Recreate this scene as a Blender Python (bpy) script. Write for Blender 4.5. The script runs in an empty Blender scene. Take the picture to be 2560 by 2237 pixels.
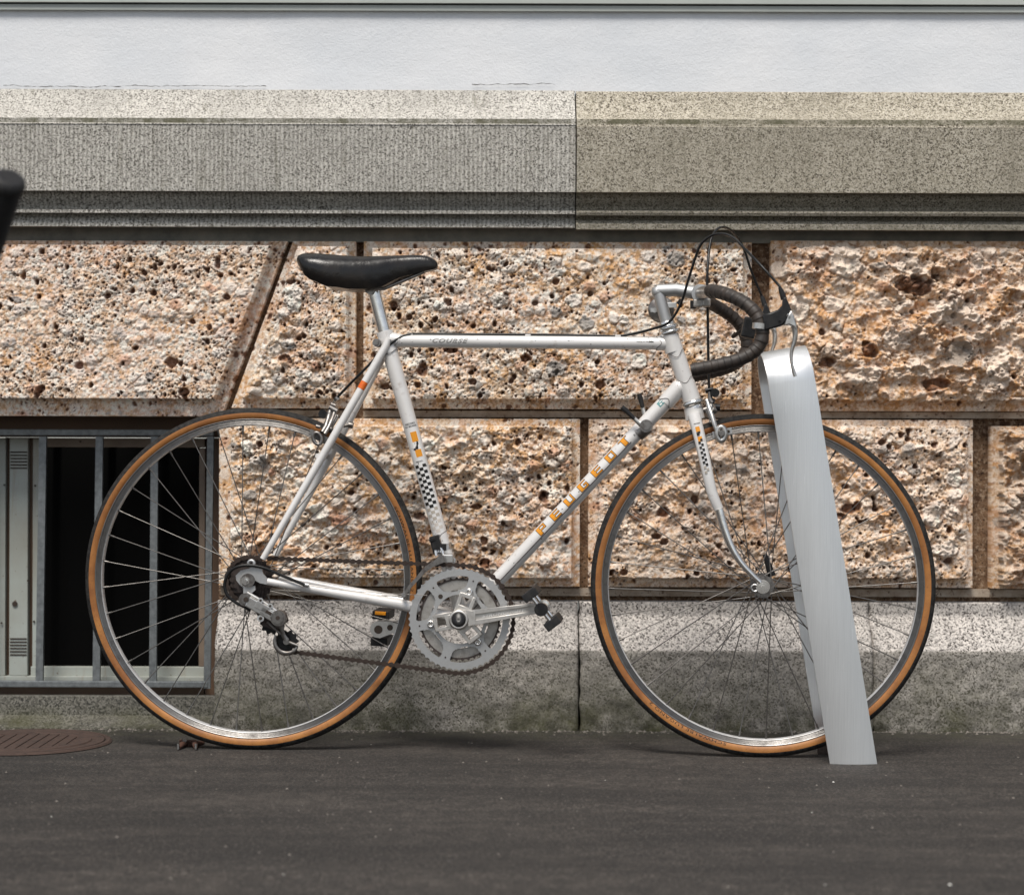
import bpy, bmesh, math, random
import numpy as np
from mathutils import Vector, Matrix

random.seed(7)
S = bpy.context.scene
COL = S.collection
rad = math.radians

# ------------------------------------------------------------------ camera
F = 5036.0                      # focal length in photograph pixels (2560 wide)
CX, CY = 1280.0, 1118.5
CH = 0.600                      # camera height
TH = 0.0028                     # slight roll
cam_d = bpy.data.cameras.new('camera')
cam = bpy.data.objects.new('camera', cam_d); COL.objects.link(cam)
cam_d.sensor_fit = 'HORIZONTAL'; cam_d.sensor_width = 36.0
cam_d.lens = F / 2560 * 36.0
cam_d.clip_start = 0.1; cam_d.clip_end = 500
cr = Vector((math.cos(TH), 0, math.sin(TH))); cu = Vector((-math.sin(TH), 0, math.cos(TH)))
cf = Vector((0, -1, 0))
cam.matrix_world = Matrix(((cr.x, cu.x, cf.x, 0), (cr.y, cu.y, cf.y, 0), (cr.z, cu.z, cf.z, CH), (0, 0, 0, 1)))
cam_d.dof.use_dof = True; cam_d.dof.focus_distance = 3.97; cam_d.dof.aperture_fstop = 3.8
S.camera = cam

# ------------------------------------------------------------------ world, sun, exposure
w = bpy.data.worlds.new('World'); S.world = w; w.use_nodes = True
nt = w.node_tree; bg = nt.nodes['Background']
sky = nt.nodes.new('ShaderNodeTexSky'); sky.sky_type = 'NISHITA'; sky.sun_disc = False
SUN_EL, SUN_AZ = 60, 196        # azimuth measured clockwise from +Y: behind the camera, a little to its left
sky.sun_elevation = rad(SUN_EL); sky.sun_rotation = rad(SUN_AZ)
sky.air_density = 1.0; sky.dust_density = 1.0; sky.ozone_density = 0.6
hs = nt.nodes.new('ShaderNodeHueSaturation'); hs.inputs['Saturation'].default_value = 0.42   # thin overcast
nt.links.new(sky.outputs[0], hs.inputs['Color']); nt.links.new(hs.outputs[0], bg.inputs[0]); bg.inputs[1].default_value = 0.05
sun_d = bpy.data.lights.new('sun', 'SUN'); sun = bpy.data.objects.new('sun', sun_d); COL.objects.link(sun)
sun_d.energy = 1.5; sun_d.angle = rad(22); sun_d.color = (1.0, 0.95, 0.88)
az = rad(SUN_AZ); el = rad(SUN_EL)
to_sun = Vector((math.sin(az) * math.cos(el), math.cos(az) * math.cos(el), math.sin(el)))
sun.rotation_euler = to_sun.to_track_quat('Z', 'Y').to_euler()
S.view_settings.view_transform = 'Standard'; S.view_settings.look = 'None'
S.view_settings.exposure = 1.42; S.view_settings.gamma = 1.0; S.view_settings.use_curve_mapping = False
S.cycles.max_bounces = 6; S.cycles.diffuse_bounces = 3; S.cycles.glossy_bounces = 4

# ------------------------------------------------------------------ pixel <-> place helpers (photograph pixels)
def ray(x, y):
    u = (x - CX) / F; v = (CY - y) / F
    return Vector((u * math.cos(TH) - v * math.sin(TH), 1.0, u * math.sin(TH) + v * math.cos(TH)))
def P(x, y, D):
    r = ray(x, y); return Vector((r.x * D, D, CH + r.z * D))
def WX(x, D, y=CY): return P(x, y, D).x
def ZZ(y, D): return CH + (CY - y) / F * D

# ------------------------------------------------------------------ mesh helper
class MB:
    def __init__(s): s.v = []; s.f = []; s.m = []; s.sm = []
    def add(s, vs, fs, m=0, smooth=False):
        b = len(s.v); s.v += [tuple(p) for p in vs]
        for f in fs: s.f.append(tuple(b + i for i in f)); s.m.append(m); s.sm.append(smooth)
    def box(s, c, h, R=None, m=0):
        c = Vector(c); R = R or Matrix.Identity(3)
        vs = [c + R @ Vector((sx * h[0], sy * h[1], sz * h[2])) for sx in (-1, 1) for sy in (-1, 1) for sz in (-1, 1)]
        s.add(vs, [(0, 1, 3, 2), (4, 6, 7, 5), (0, 4, 5, 1), (2, 3, 7, 6), (0, 2, 6, 4), (1, 5, 7, 3)], m)
    def bbox(s, c, h, b=0.001, R=None, m=0):       # box with chamfered edges
        c = Vector(c); R = R or Matrix.Identity(3); bm = bmesh.new(); bmesh.ops.create_cube(bm, size=1)
        for v in bm.verts: v.co = Vector((v.co.x * 2 * h[0], v.co.y * 2 * h[1], v.co.z * 2 * h[2]))
        bmesh.ops.bevel(bm, geom=bm.edges[:], offset=b, segments=2, affect='EDGES', profile=0.6)
        bm.verts.index_update()
        s.add([c + R @ v.co for v in bm.verts], [[v.index for v in f.verts] for f in bm.faces], m, False); bm.free()
    def tube(s, pts, r, n=10, m=0, caps=True, flat=(1, 1), up=None, smooth=True):
        pts = [Vector(p) for p in pts]; N = len(pts)
        rs = r if isinstance(r, (list, tuple)) else [r] * N
        T = []
        for i in range(N):
            t = (pts[min(i + 1, N - 1)] - pts[max(i - 1, 0)]); T.append(t.normalized() if t.length > 1e-9 else Vector((0, 0, 1)))
        a = Vector(up) if up else (Vector((0, 0, 1)) if abs(T[0].z) < 0.9 else Vector((1, 0, 0)))
        nn = (a - T[0] * a.dot(T[0])).normalized()
        vs = []
        for i in range(N):
            nn = (nn - T[i] * nn.dot(T[i])).normalized(); bb = T[i].cross(nn)
            for k in range(n):
                q = 2 * math.pi * k / n
                vs.append(pts[i] + nn * (math.cos(q) * rs[i] * flat[0]) + bb * (math.sin(q) * rs[i] * flat[1]))
        fs = [(i * n + k, i * n + (k + 1) % n, (i + 1) * n + (k + 1) % n, (i + 1) * n + k) for i in range(N - 1) for k in range(n)]
        s.add(vs, fs, m, smooth)
        if caps:
            s.add(vs[:n], [tuple(range(n - 1, -1, -1))], m); s.add(vs[-n:], [tuple(range(n))], m)
    def cyl(s, a, b, r, n=20, m=0, r2=None, smooth=True):
        s.tube([a, b], [r, r if r2 is None else r2], n, m, smooth=smooth)
    def ycyl(s, c, r, y0, y1, n=24, m=0, r2=None):   # cylinder across the bicycle (axis local Y), y0..y1 around c
        c = Vector(c); s.cyl(c + Vector((0, y0, 0)), c + Vector((0, y1, 0)), r, n, m, r2)
    def lathe_y(s, c, prof, n=96, m=0, close=True, mats=None):      # profile of (radius, y) turned round local Y
        c = Vector(c); K = len(prof); vs = []
        for i in range(n):
            q = 2 * math.pi * i / n
            for (r, y) in prof: vs.append(c + Vector((math.cos(q) * r, y, math.sin(q) * r)))
        kk = K if close else K - 1
        for j in range(kk):
            fs = [(i * K + j, i * K + (j + 1) % K, ((i + 1) % n) * K + (j + 1) % K, ((i + 1) % n) * K + j) for i in range(n)]
            s.add([], [], 0)
            b0 = len(s.v)
            if j == 0: base = b0; s.v += [tuple(p) for p in vs]
            for f in fs: s.f.append(tuple(base + i for i in f)); s.m.append(mats[j] if mats else m); s.sm.append(True)
    def prism_y(s, poly, y0, y1, m=0, smooth=False):   # polygon of (x,z) extruded in local Y
        n = len(poly); vs = [(x, y0, z) for x, z in poly] + [(x, y1, z) for x, z in poly]
        fs = [tuple(range(n)), tuple(range(2 * n - 1, n - 1, -1))] + [(i, i + n, (i + 1) % n + n, (i + 1) % n) for i in range(n)]
        s.add(vs, fs, m, smooth)
    def sphere(s, c, r, n=12, m=0, sc=(1, 1, 1)):
        c = Vector(c); vs = []; fs = []
        for i in range(n + 1):
            p = math.pi * i / n
            for k in range(n * 2):
                q = math.pi * k / n
                vs.append(c + Vector((r * sc[0] * math.sin(p) * math.cos(q), r * sc[1] * math.sin(p) * math.sin(q), r * sc[2] * math.cos(p))))
        for i in range(n):
            for k in range(2 * n): fs.append((i * 2 * n + k, (i + 1) * 2 * n + k, (i + 1) * 2 * n + (k + 1) % (2 * n), i * 2 * n + (k + 1) % (2 * n)))
        s.add(vs, fs, m, True)
    def mesh(s, name, off=(0, 0, 0), fix=True):
        me = bpy.data.meshes.new(name); o = Vector(off)
        me.from_pydata([(p[0] - o.x, p[1] - o.y, p[2] - o.z) for p in s.v], [], s.f)
        me.polygons.foreach_set('material_index', s.m); me.polygons.foreach_set('use_smooth', s.sm)
        if fix:
            bm = bmesh.new(); bm.from_mesh(me); bmesh.ops.recalc_face_normals(bm, faces=bm.faces); bm.to_mesh(me); bm.free()
        me.update(); return me
    def build(s, name, mats, parent=None, off=(0, 0, 0), label=None, fix=True):
        me = s.mesh(name, off, fix)
        for mt in (mats if isinstance(mats, (list, tuple)) else [mats]): me.materials.append(mt)
        return link(name, me, parent, label)
def link(name, me, parent=None, label=None, loc=None):
    o = bpy.data.objects.new(name, me); COL.objects.link(o); o.parent = parent
    if loc is not None: o.location = loc
    if label: o['label'] = label
    return o
def thing(name, label, cat, loc=(0, 0, 0), rz=0, group=None):
    o = bpy.data.objects.new(name, None); COL.objects.link(o); o.location = loc; o.rotation_euler = (0, 0, rz)
    o.empty_display_size = 0.1; o['label'] = label; o['category'] = cat
    if group: o['group'] = group
    return o
def part_empty(name, parent, loc=(0, 0, 0)):
    o = bpy.data.objects.new(name, None); COL.objects.link(o); o.parent = parent; o.location = loc; o.empty_display_size = 0.05
    return o
def smooth_path(pts, k=8):
    pts = [Vector(p) for p in pts]; out = []
    for i in range(len(pts) - 1):
        p0 = pts[max(i - 1, 0)]; p1 = pts[i]; p2 = pts[i + 1]; p3 = pts[min(i + 2, len(pts) - 1)]
        for j in range(k):
            t = j / k
            out.append(0.5 * ((2 * p1) + (p2 - p0) * t + (2 * p0 - 5 * p1 + 4 * p2 - p3) * t * t + (3 * p1 - p0 - 3 * p2 + p3) * t ** 3))
    out.append(pts[-1]); return out

# ------------------------------------------------------------------ materials
class NB:
    def __init__(s, name, rough=0.6, metal=0.0, col=(0.5, 0.5, 0.5), spec=0.5):
        s.mat = bpy.data.materials.new(name); s.mat.use_nodes = True; s.t = s.mat.node_tree; s.n = s.t.nodes
        s.b = s.n['Principled BSDF']; s.b.inputs['Roughness'].default_value = rough; s.b.inputs['Metallic'].default_value = metal
        s.b.inputs['Base Color'].default_value = (*col, 1); s.b.inputs['Specular IOR Level'].default_value = spec
        s.co = s.n.new('ShaderNodeTexCoord').outputs['Object']
    def mapping(s, scale=(1, 1, 1), rot=(0, 0, 0), src=None):
        m = s.n.new('ShaderNodeMapping'); m.inputs['Scale'].default_value = scale; m.inputs['Rotation'].default_value = rot
        s.t.links.new(src or s.co, m.inputs[0]); return m.outputs[0]
    def noise(s, scale, detail=4, rough=0.55, vec=None, dist=0.0):
        q = s.n.new('ShaderNodeTexNoise'); q.inputs['Scale'].default_value = scale; q.inputs['Detail'].default_value = detail
        q.inputs['Roughness'].default_value = rough; q.inputs['Distortion'].default_value = dist
        s.t.links.new(vec or s.co, q.inputs['Vector']); return q.outputs['Fac']
    def voro(s, scale, feat='F1', vec=None, out='Distance', rnd=1.0):
        q = s.n.new('ShaderNodeTexVoronoi'); q.feature = feat; q.inputs['Scale'].default_value = scale; q.inputs['Randomness'].default_value = rnd
        s.t.links.new(vec or s.co, q.inputs['Vector']); return q.outputs[out]
    def ramp(s, fac, stops, interp='LINEAR'):
        q = s.n.new('ShaderNodeValToRGB'); q.color_ramp.interpolation = interp; e = q.color_ramp.elements
        while len(e) < len(stops): e.new(0.5)
        for i, (p, c) in enumerate(stops): e[i].position = p; e[i].color = (*c, 1) if len(c) == 3 else c
        s.t.links.new(fac, q.inputs[0]); return q.outputs[0]
    def mix(s, fac, a, b, mode='MIX'):
        q = s.n.new('ShaderNodeMix'); q.data_type = 'RGBA'; q.blend_type = mode
        if isinstance(fac, (int, float)): q.inputs[0].default_value = fac
        else: s.t.links.new(fac, q.inputs[0])
        for k, x in ((6, a), (7, b)):
            if isinstance(x, tuple): q.inputs[k].default_value = (*x, 1)
            else: s.t.links.new(x, q.inputs[k])
        return q.outputs[2]
    def math(s, op, a, b=0.5, clamp=False):
        q = s.n.new('ShaderNodeMath'); q.operation = op; q.use_clamp = clamp
        for k, x in ((0, a), (1, b)):
            if isinstance(x, (int, float)): q.inputs[k].default_value = x
            else: s.t.links.new(x, q.inputs[k])
        return q.outputs[0]
    def sep(s, axis, src=None):
        q = s.n.new('ShaderNodeSeparateXYZ'); s.t.links.new(src or s.co, q.inputs[0]); return q.outputs[axis]
    def map01(s, x, a, b):
        q = s.n.new('ShaderNodeMapRange'); q.inputs[1].default_value = a; q.inputs[2].default_value = b
        s.t.links.new(x, q.inputs[0]); return q.outputs[0]
    def color(s, x): s.t.links.new(x, s.b.inputs['Base Color'])
    def rough(s, x): s.t.links.new(x, s.b.inputs['Roughness'])
    def bump(s, h, strength=0.3, dist=0.001):
        q = s.n.new('ShaderNodeBump'); q.inputs['Strength'].default_value = strength; q.inputs['Distance'].default_value = dist
        s.t.links.new(h, q.inputs['Height']); s.t.links.new(q.outputs[0], s.b.inputs['Normal'])

def mat_simple(name, col, rough=0.5, metal=0.0, wear=0.12, wcol=None, scale=60, coat=0.0, bump=0.0, spec=0.5):
    q = NB(name, rough, metal, col, spec)
    n1 = q.noise(scale, 5, 0.65)
    wc = wcol or tuple(c * 0.55 for c in col)
    q.color(q.mix(q.ramp(n1, [(0.45, (0, 0, 0)), (0.75, (wear * 3,) * 3)]), col, wc))
    q.rough(q.map01(q.noise(scale * 1.7, 3), -0.2 / max(rough, 0.05), 1.0) if False else q.math('ADD', q.math('MULTIPLY', n1, 0.25), rough - 0.12))
    if metal == 0 and max(col) < 0.03: q.b.inputs['Specular IOR Level'].default_value = 0.22
    if coat: q.b.inputs['Coat Weight'].default_value = coat; q.b.inputs['Coat Roughness'].default_value = 0.12
    if bump: q.bump(q.noise(scale * 6, 3), bump, 0.0006)
    return q.mat

# conglomerate: colour computed per vertex for each pebble and vug, plus fine grain here
q = NB('conglomerate_stone', 0.85, spec=0.25)
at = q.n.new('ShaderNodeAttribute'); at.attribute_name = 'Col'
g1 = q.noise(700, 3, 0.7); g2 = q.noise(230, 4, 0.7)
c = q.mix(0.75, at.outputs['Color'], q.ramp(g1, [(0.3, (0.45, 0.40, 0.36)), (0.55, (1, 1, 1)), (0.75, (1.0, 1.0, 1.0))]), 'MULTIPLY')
c = q.mix(q.ramp(g2, [(0.60, (0, 0, 0)), (0.72, (0.6, 0.6, 0.6))]), c, (0.16, 0.09, 0.045))
q.color(c); q.bump(q.math('ADD', g1, g2), 0.75, 0.0022); M_STONE = q.mat

FZ = (ZZ(311, 4.246), ZZ(297, 4.246))
FRIEZE_SHADE = {'cornice_granite_tooled': 0.04, 'cornice_granite_olive': 0.30}  # strength of the shade painted below each cornice fillet
def granite(name, light, mid, dark, moss=None, scale=300, tool=False, streak=False, bstr=0.5, grime_shade=None):
    q = NB(name, 0.8, spec=0.3)
    v = q.voro(scale, out='Color'); vv = q.sep('X', v)
    base = q.ramp(vv, [(0.0, dark), (0.16, dark), (0.20, mid), (0.55, mid), (0.62, light), (1, light)], 'LINEAR')
    n = q.noise(scale * 0.62, 4, 0.7)
    base = q.mix(q.ramp(n, [(0.34, (1, 1, 1)), (0.43, (0, 0, 0))]), base, tuple(x * 0.35 for x in mid))
    big = q.noise(5.5, 5, 0.62)
    base = q.mix(q.ramp(big, [(0.3, (0, 0, 0)), (0.75, (0.55, 0.55, 0.55))]), base, tuple(x * 0.72 for x in mid), 'MIX')
    if streak:
        st = q.noise(1.0, 5, 0.6, q.mapping((70, 20, 7)))
        base = q.mix(q.ramp(st, [(0.56, (0, 0, 0)), (0.74, (0.5, 0.5, 0.5))]), base, (0.12, 0.11, 0.07), 'MIX')
        zf = q.sep('Z'); fil = q.math('MULTIPLY', q.math('MULTIPLY', q.map01(zf, FZ[0], FZ[0] + 0.001), q.map01(zf, FZ[1], FZ[1] - 0.001)), q.ramp(q.noise(12, 5, 0.7), [(0.40, (0.15, 0.15, 0.15)), (0.6, (0.9, 0.9, 0.9))]))
        base = q.mix(fil, base, (0.10, 0.095, 0.055))
    if grime_shade:
        base = q.mix(q.math('MULTIPLY', q.map01(q.sep('Z'), grime_shade[0], grime_shade[1]), q.ramp(q.noise(7, 6, 0.72), [(0.25, (0.55, 0.55, 0.55)), (0.70, (0.97, 0.97, 0.97))])), base, q.mix(FRIEZE_SHADE.get(name, 0.66), base, (0.095, 0.088, 0.066)))  # grime on the plinth face; shade painted on the cornice below its fillet
    if moss:
        z = q.sep('Z'); mz = q.math('MULTIPLY', q.map01(z, moss[0], moss[1]), q.ramp(q.noise(9, 6, 0.7), [(0.36, (0, 0, 0)), (0.66, (1, 1, 1))]))
        base = q.mix(q.math('MULTIPLY', mz, 0.95), base, (0.055, 0.055, 0.022))
        mz2 = q.math('MULTIPLY', q.map01(z, moss[0] * 0.45, moss[1]), q.ramp(q.noise(30, 6, 0.75), [(0.42, (0, 0, 0)), (0.62, (1, 1, 1))]))
        base = q.mix(q.math('MULTIPLY', mz2, 0.75), base, (0.03, 0.028, 0.018))
    q.color(base)
    h = q.math('ADD', q.math('MULTIPLY', n, 0.8), vv)
    if tool:
        wv = q.n.new('ShaderNodeTexWave'); wv.wave_type = 'BANDS'; wv.bands_direction = 'X'; wv.inputs['Scale'].default_value = 34
        wv.inputs['Distortion'].default_value = 1.2; wv.inputs['Detail Scale'].default_value = 3.0; q.t.links.new(q.co, wv.inputs['Vector'])
        h = q.math('ADD', h, q.math('MULTIPLY', q.math('MULTIPLY', wv.outputs['Fac'], 1.4), q.map01(q.sep('Z'), FZ[0] + 0.0005, FZ[0] - 0.003)))
        lines = q.ramp(wv.outputs['Fac'], [(0.0, (0.62, 0.62, 0.60)), (0.8, (1.0, 1.0, 1.0))])
        tm = q.math('MULTIPLY', q.map01(q.sep('Z'), FZ[0] + 0.0005, FZ[0] - 0.003), 0.75)
        q.color(q.mix(tm, base, lines, 'MULTIPLY'))
    q.bump(h, bstr, 0.0016); return q.mat
M_PLINTH = granite('plinth_granite', (0.62, 0.575, 0.53), (0.36, 0.335, 0.31), (0.05, 0.042, 0.038), moss=(0.17, 0.0), scale=330, grime_shade=(0.1725, 0.1690))
M_CORN = granite('cornice_granite_tooled', (0.64, 0.61, 0.555), (0.42, 0.40, 0.36), (0.08, 0.07, 0.06), scale=420, tool=True, streak=True, bstr=0.6, grime_shade=(FZ[0] + 0.0005, FZ[0] - 0.004))  # shade of the upright frieze is painted into the colour below the fillet
M_CORN2 = granite('cornice_granite_olive', (0.57, 0.52, 0.43), (0.34, 0.305, 0.235), (0.07, 0.055, 0.04), scale=400, streak=True, bstr=0.8, grime_shade=(FZ[0] + 0.0005, FZ[0] - 0.004))  # frieze shade painted in here too, more strongly
M_SILL = granite('dark_granite', (0.20, 0.19, 0.165), (0.10, 0.095, 0.08), (0.02, 0.02, 0.018), moss=(0.045, 0.0), scale=330)

q = NB('cement', 0.9, spec=0.2)
q.color(q.mix(q.ramp(q.noise(14, 6, 0.7), [(0.35, (0, 0, 0)), (0.7, (1, 1, 1))]), (0.13, 0.135, 0.125), (0.25, 0.24, 0.21)))
q.bump(q.noise(420, 4, 0.7), 0.7, 0.0015); M_CEM = q.mat
q = NB('stone_fillet', 0.9, spec=0.2)
lc = q.mix(q.ramp(q.noise(16, 6, 0.7), [(0.35, (0, 0, 0)), (0.65, (1, 1, 1))]), (0.40, 0.345, 0.28), (0.20, 0.145, 0.10))
q.color(q.mix(q.ramp(q.noise(90, 5, 0.7), [(0.58, (0, 0, 0)), (0.66, (1, 1, 1))]), lc, (0.09, 0.05, 0.03)))
q.bump(q.noise(350, 4, 0.7), 0.7, 0.0015); M_LIP = q.mat
q = NB('joint_mortar', 0.9, spec=0.2)
mc = q.mix(q.ramp(q.noise(12, 6, 0.75), [(0.38, (0, 0, 0)), (0.60, (1, 1, 1))]), (0.27, 0.17, 0.10), (0.075, 0.04, 0.024))
mc = q.mix(q.ramp(q.noise(95, 5, 0.75), [(0.50, (0, 0, 0)), (0.62, (0.9, 0.9, 0.9))]), mc, (0.36, 0.27, 0.19))
mc = q.mix(q.ramp(q.voro(120), [(0.16, (0.9, 0.9, 0.9)), (0.26, (0, 0, 0))]), mc, (0.03, 0.018, 0.012))
q.color(mc); q.bump(q.math('ADD', q.noise(95, 5, 0.75), q.noise(350, 4, 0.7)), 1.0, 0.004); M_MORT = q.mat
q = NB('white_plaster', 0.85, spec=0.2)
pl = q.mix(q.ramp(q.noise(2.6, 5, 0.6), [(0.3, (0, 0, 0)), (0.7, (1, 1, 1))]), (0.60, 0.625, 0.655), (0.71, 0.715, 0.725))
pl = q.mix(q.ramp(q.noise(1.0, 6, 0.7, q.mapping((16, 4, 90))), [(0.60, (0, 0, 0)), (0.8, (0.25, 0.25, 0.25))]), pl, (0.42, 0.42, 0.40))
pl = q.mix(q.ramp(q.voro(60), [(0.022, (0.8, 0.8, 0.8)), (0.04, (0, 0, 0))]), pl, (0.3, 0.28, 0.25))
q.color(pl); q.bump(q.math('ADD', q.noise(260, 5, 0.65), q.noise(60, 4, 0.6)), 0.55, 0.0018); M_PLAST = q.mat
q = NB('crack', 0.9, col=(0.05, 0.045, 0.04)); M_CRACK = q.mat
q = NB('painted_ledge', 0.7); q.color(q.mix(q.noise(9, 5, 0.6), (0.32, 0.345, 0.325), (0.44, 0.46, 0.43)))
q.bump(q.noise(200, 4), 0.3, 0.001); M_LEDGE = q.mat

q = NB('asphalt', 0.82, spec=0.35)
a1 = q.voro(330, out='Color'); a2 = q.noise(420, 4, 0.75)
ac = q.ramp(q.sep('X', a1), [(0, (0.010, 0.0095, 0.009)), (0.35, (0.026, 0.023, 0.021)), (0.75, (0.092, 0.079, 0.068)), (0.93, (0.15, 0.13, 0.114)), (1, (0.21, 0.19, 0.17))])
ac = q.mix(q.ramp(q.noise(3.0, 7, 0.7, q.mapping((0.7, 1.3, 1))), [(0.36, (0, 0, 0)), (0.62, (0.7, 0.7, 0.7))]), ac, (0.120, 0.102, 0.087))
ac = q.mix(q.ramp(q.noise(1.0, 6, 0.65, q.mapping((1.3, 7.0, 1))), [(0.42, (0, 0, 0)), (0.60, (0.75, 0.75, 0.75))]), ac, (0.026, 0.023, 0.021))
ac = q.mix(q.ramp(q.noise(26, 5, 0.7), [(0.42, (0.6, 0.6, 0.6)), (0.60, (0, 0, 0))]), ac, (0.022, 0.020, 0.019))
ac = q.mix(q.ramp(a2, [(0.42, (0.95, 0.95, 0.95)), (0.52, (0, 0, 0))]), ac, (0.014, 0.013, 0.012))
a3 = q.noise(170, 4, 0.7)
ac = q.mix(q.ramp(a3, [(0.54, (0, 0, 0)), (0.66, (0.8, 0.8, 0.8))]), ac, (0.13, 0.115, 0.10))
ac = q.mix(q.ramp(a3, [(0.34, (0.8, 0.8, 0.8)), (0.46, (0, 0, 0))]), ac, (0.018, 0.016, 0.015))
y = q.sep('Y')
ac = q.mix(q.math('MULTIPLY', q.map01(y, 4.05, 4.27), q.ramp(q.noise(22, 6, 0.7), [(0.35, (0, 0, 0)), (0.7, (0.9, 0.9, 0.9))])), ac, (0.055, 0.055, 0.032))
q.color(ac); q.bump(q.math('ADD', q.math('ADD', a2, a3), q.noise(40, 4, 0.6)), 0.9, 0.003); M_ASPH = q.mat

M_WHITE = None
q = NB('pearl_paint', 0.33, 0.12, (0.70, 0.68, 0.66)); q.b.inputs['Coat Weight'].default_value = 0.4; q.b.inputs['Coat Roughness'].default_value = 0.15
pc = q.mix(q.ramp(q.noise(9, 4), [(0.3, (0, 0, 0)), (0.7, (1, 1, 1))]), (0.71, 0.69, 0.67), (0.62, 0.60, 0.575))
pc = q.mix(q.ramp(q.noise(150, 5, 0.7), [(0.69, (0, 0, 0)), (0.715, (1, 1, 1))]), pc, (0.10, 0.07, 0.05))
pc = q.mix(q.ramp(q.noise(38, 5, 0.7), [(0.60, (0, 0, 0)), (0.76, (0.6, 0.6, 0.6))]), pc, (0.26, 0.19, 0.14))
q.color(pc); M_WHITE = q.mat
M_CHROME = mat_simple('chrome', (0.80, 0.785, 0.76), 0.20, 0.95, 0.15, (0.25, 0.22, 0.19), 40)
M_ALU = mat_simple('polished_aluminium', (0.60, 0.585, 0.56), 0.36, 1.0, 0.2, (0.22, 0.20, 0.18), 55)
M_ALUL = mat_simple('anodised_aluminium', (0.47, 0.47, 0.465), 0.50, 0.85, 0.12, (0.30, 0.29, 0.27), 60)
M_CRANK = mat_simple('cast_aluminium', (0.60, 0.575, 0.54), 0.42, 0.85, 0.2, (0.3, 0.27, 0.24), 55)
M_ALU2 = mat_simple('dull_aluminium', (0.42, 0.40, 0.37), 0.5, 0.85, 0.25, (0.15, 0.13, 0.11), 70)
M_STEEL = mat_simple('dull_steel', (0.27, 0.255, 0.24), 0.42, 1.0, 0.3, (0.08, 0.06, 0.05), 90)
M_DSTEEL = mat_simple('dark_greasy_steel', (0.07, 0.055, 0.05), 0.55, 0.6, 0.3, (0.02, 0.014, 0.01), 120)
M_SPOKE = mat_simple('spoke_steel', (0.20, 0.19, 0.18), 0.40, 0.9, 0.2, (0.10, 0.08, 0.06), 90)
M_RUST = mat_simple('rusty_chain', (0.040, 0.027, 0.021), 0.65, 0.35, 0.3, (0.03, 0.018, 0.012), 200)
M_MANH = mat_simple('manhole_iron', (0.052, 0.030, 0.022), 0.85, 0.0, 0.3, (0.022, 0.014, 0.011), 60, bump=0.4)
M_RUSTB = mat_simple('rusty_iron', (0.085, 0.038, 0.024), 0.75, 0.1, 0.3, (0.04, 0.018, 0.012), 70, bump=0.4)
M_BLACK = mat_simple('black_plastic', (0.014, 0.014, 0.015), 0.30, 0.0, 0.2, (0.04, 0.038, 0.035), 80)
M_RUBBER = mat_simple('black_rubber', (0.018, 0.018, 0.019), 0.55, 0.0, 0.2, (0.05, 0.045, 0.04), 120, bump=0.2)
M_HOUSE = mat_simple('cable_housing', (0.012, 0.012, 0.012), 0.28, 0.0, 0.1, (0.02, 0.02, 0.02), 50)
q = NB('tape', 0.55); tcol = q.mix(q.ramp(q.noise(70, 5, 0.7), [(0.35, (0, 0, 0)), (0.7, (1, 1, 1))]), (0.012, 0.009, 0.007), (0.040, 0.027, 0.019))
q.color(tcol); q.bump(q.noise(500, 4, 0.7), 0.5, 0.0006); M_TAPE = q.mat
q = NB('saddle_leather', 0.27, spec=0.4); q.color(q.mix(q.ramp(q.noise(25, 5), [(0.4, (0, 0, 0)), (0.75, (1, 1, 1))]), (0.006, 0.0055, 0.0055), (0.018, 0.014, 0.011)))
q.rough(q.math('ADD', q.math('MULTIPLY', q.noise(30, 5), 0.3), 0.14)); q.bump(q.noise(60, 5, 0.6), 0.3, 0.003); M_SADDLE = q.mat
q = NB('tread_rubber', 0.75, spec=0.15); q.color(q.mix(q.ramp(q.noise(130, 5, 0.75), [(0.35, (0, 0, 0)), (0.7, (1, 1, 1))]), (0.007, 0.007, 0.008), (0.045, 0.042, 0.038)))
q.bump(q.noise(600, 3), 0.5, 0.0006); M_TREAD = q.mat
q = NB('tan_sidewall', 0.55); tn = q.mix(q.ramp(q.noise(7, 6, 0.75), [(0.35, (0, 0, 0)), (0.65, (1, 1, 1))]), (0.39, 0.165, 0.040), (0.21, 0.075, 0.018))
tn = q.mix(q.ramp(q.noise(220, 5, 0.75), [(0.56, (0, 0, 0)), (0.68, (0.7, 0.7, 0.7))]), tn, (0.13, 0.055, 0.02)); q.color(tn); M_TAN = q.mat
M_RIM = mat_simple('rim_alloy', (0.24, 0.23, 0.22), 0.36, 1.0, 0.25, (0.10, 0.09, 0.085), 45)
M_RIMB = mat_simple('rim_alloy_bright', (0.66, 0.67, 0.68), 0.40, 0.5, 0.2, (0.35, 0.33, 0.31), 45)
M_STRIP = None
q = NB('brushed_aluminium', 0.40, 0.88, (0.70, 0.72, 0.73))
br = q.noise(1.0, 6, 0.7, q.mapping((900, 50, 12), (0, rad(9.5), 0)))
br2 = q.noise(6, 4, 0.5)
sc_ = q.ramp(q.noise(1.0, 3, 0.5, q.mapping((420, 60, 14), (0, rad(14), 0))), [(0.70, (0, 0, 0)), (0.74, (1, 1, 1))])
q.color(q.mix(q.math('MULTIPLY', sc_, 0.7), q.mix(br, (0.66, 0.665, 0.665), (0.92, 0.925, 0.92)), (0.97, 0.97, 0.97)))
q.rough(q.math('ADD', q.math('MULTIPLY', q.math('ADD', br2, br), 0.12), 0.27)); q.bump(q.math('ADD', br, q.math('MULTIPLY', sc_, 0.5)), 0.22, 0.0005); M_STRIP = q.mat
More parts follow.
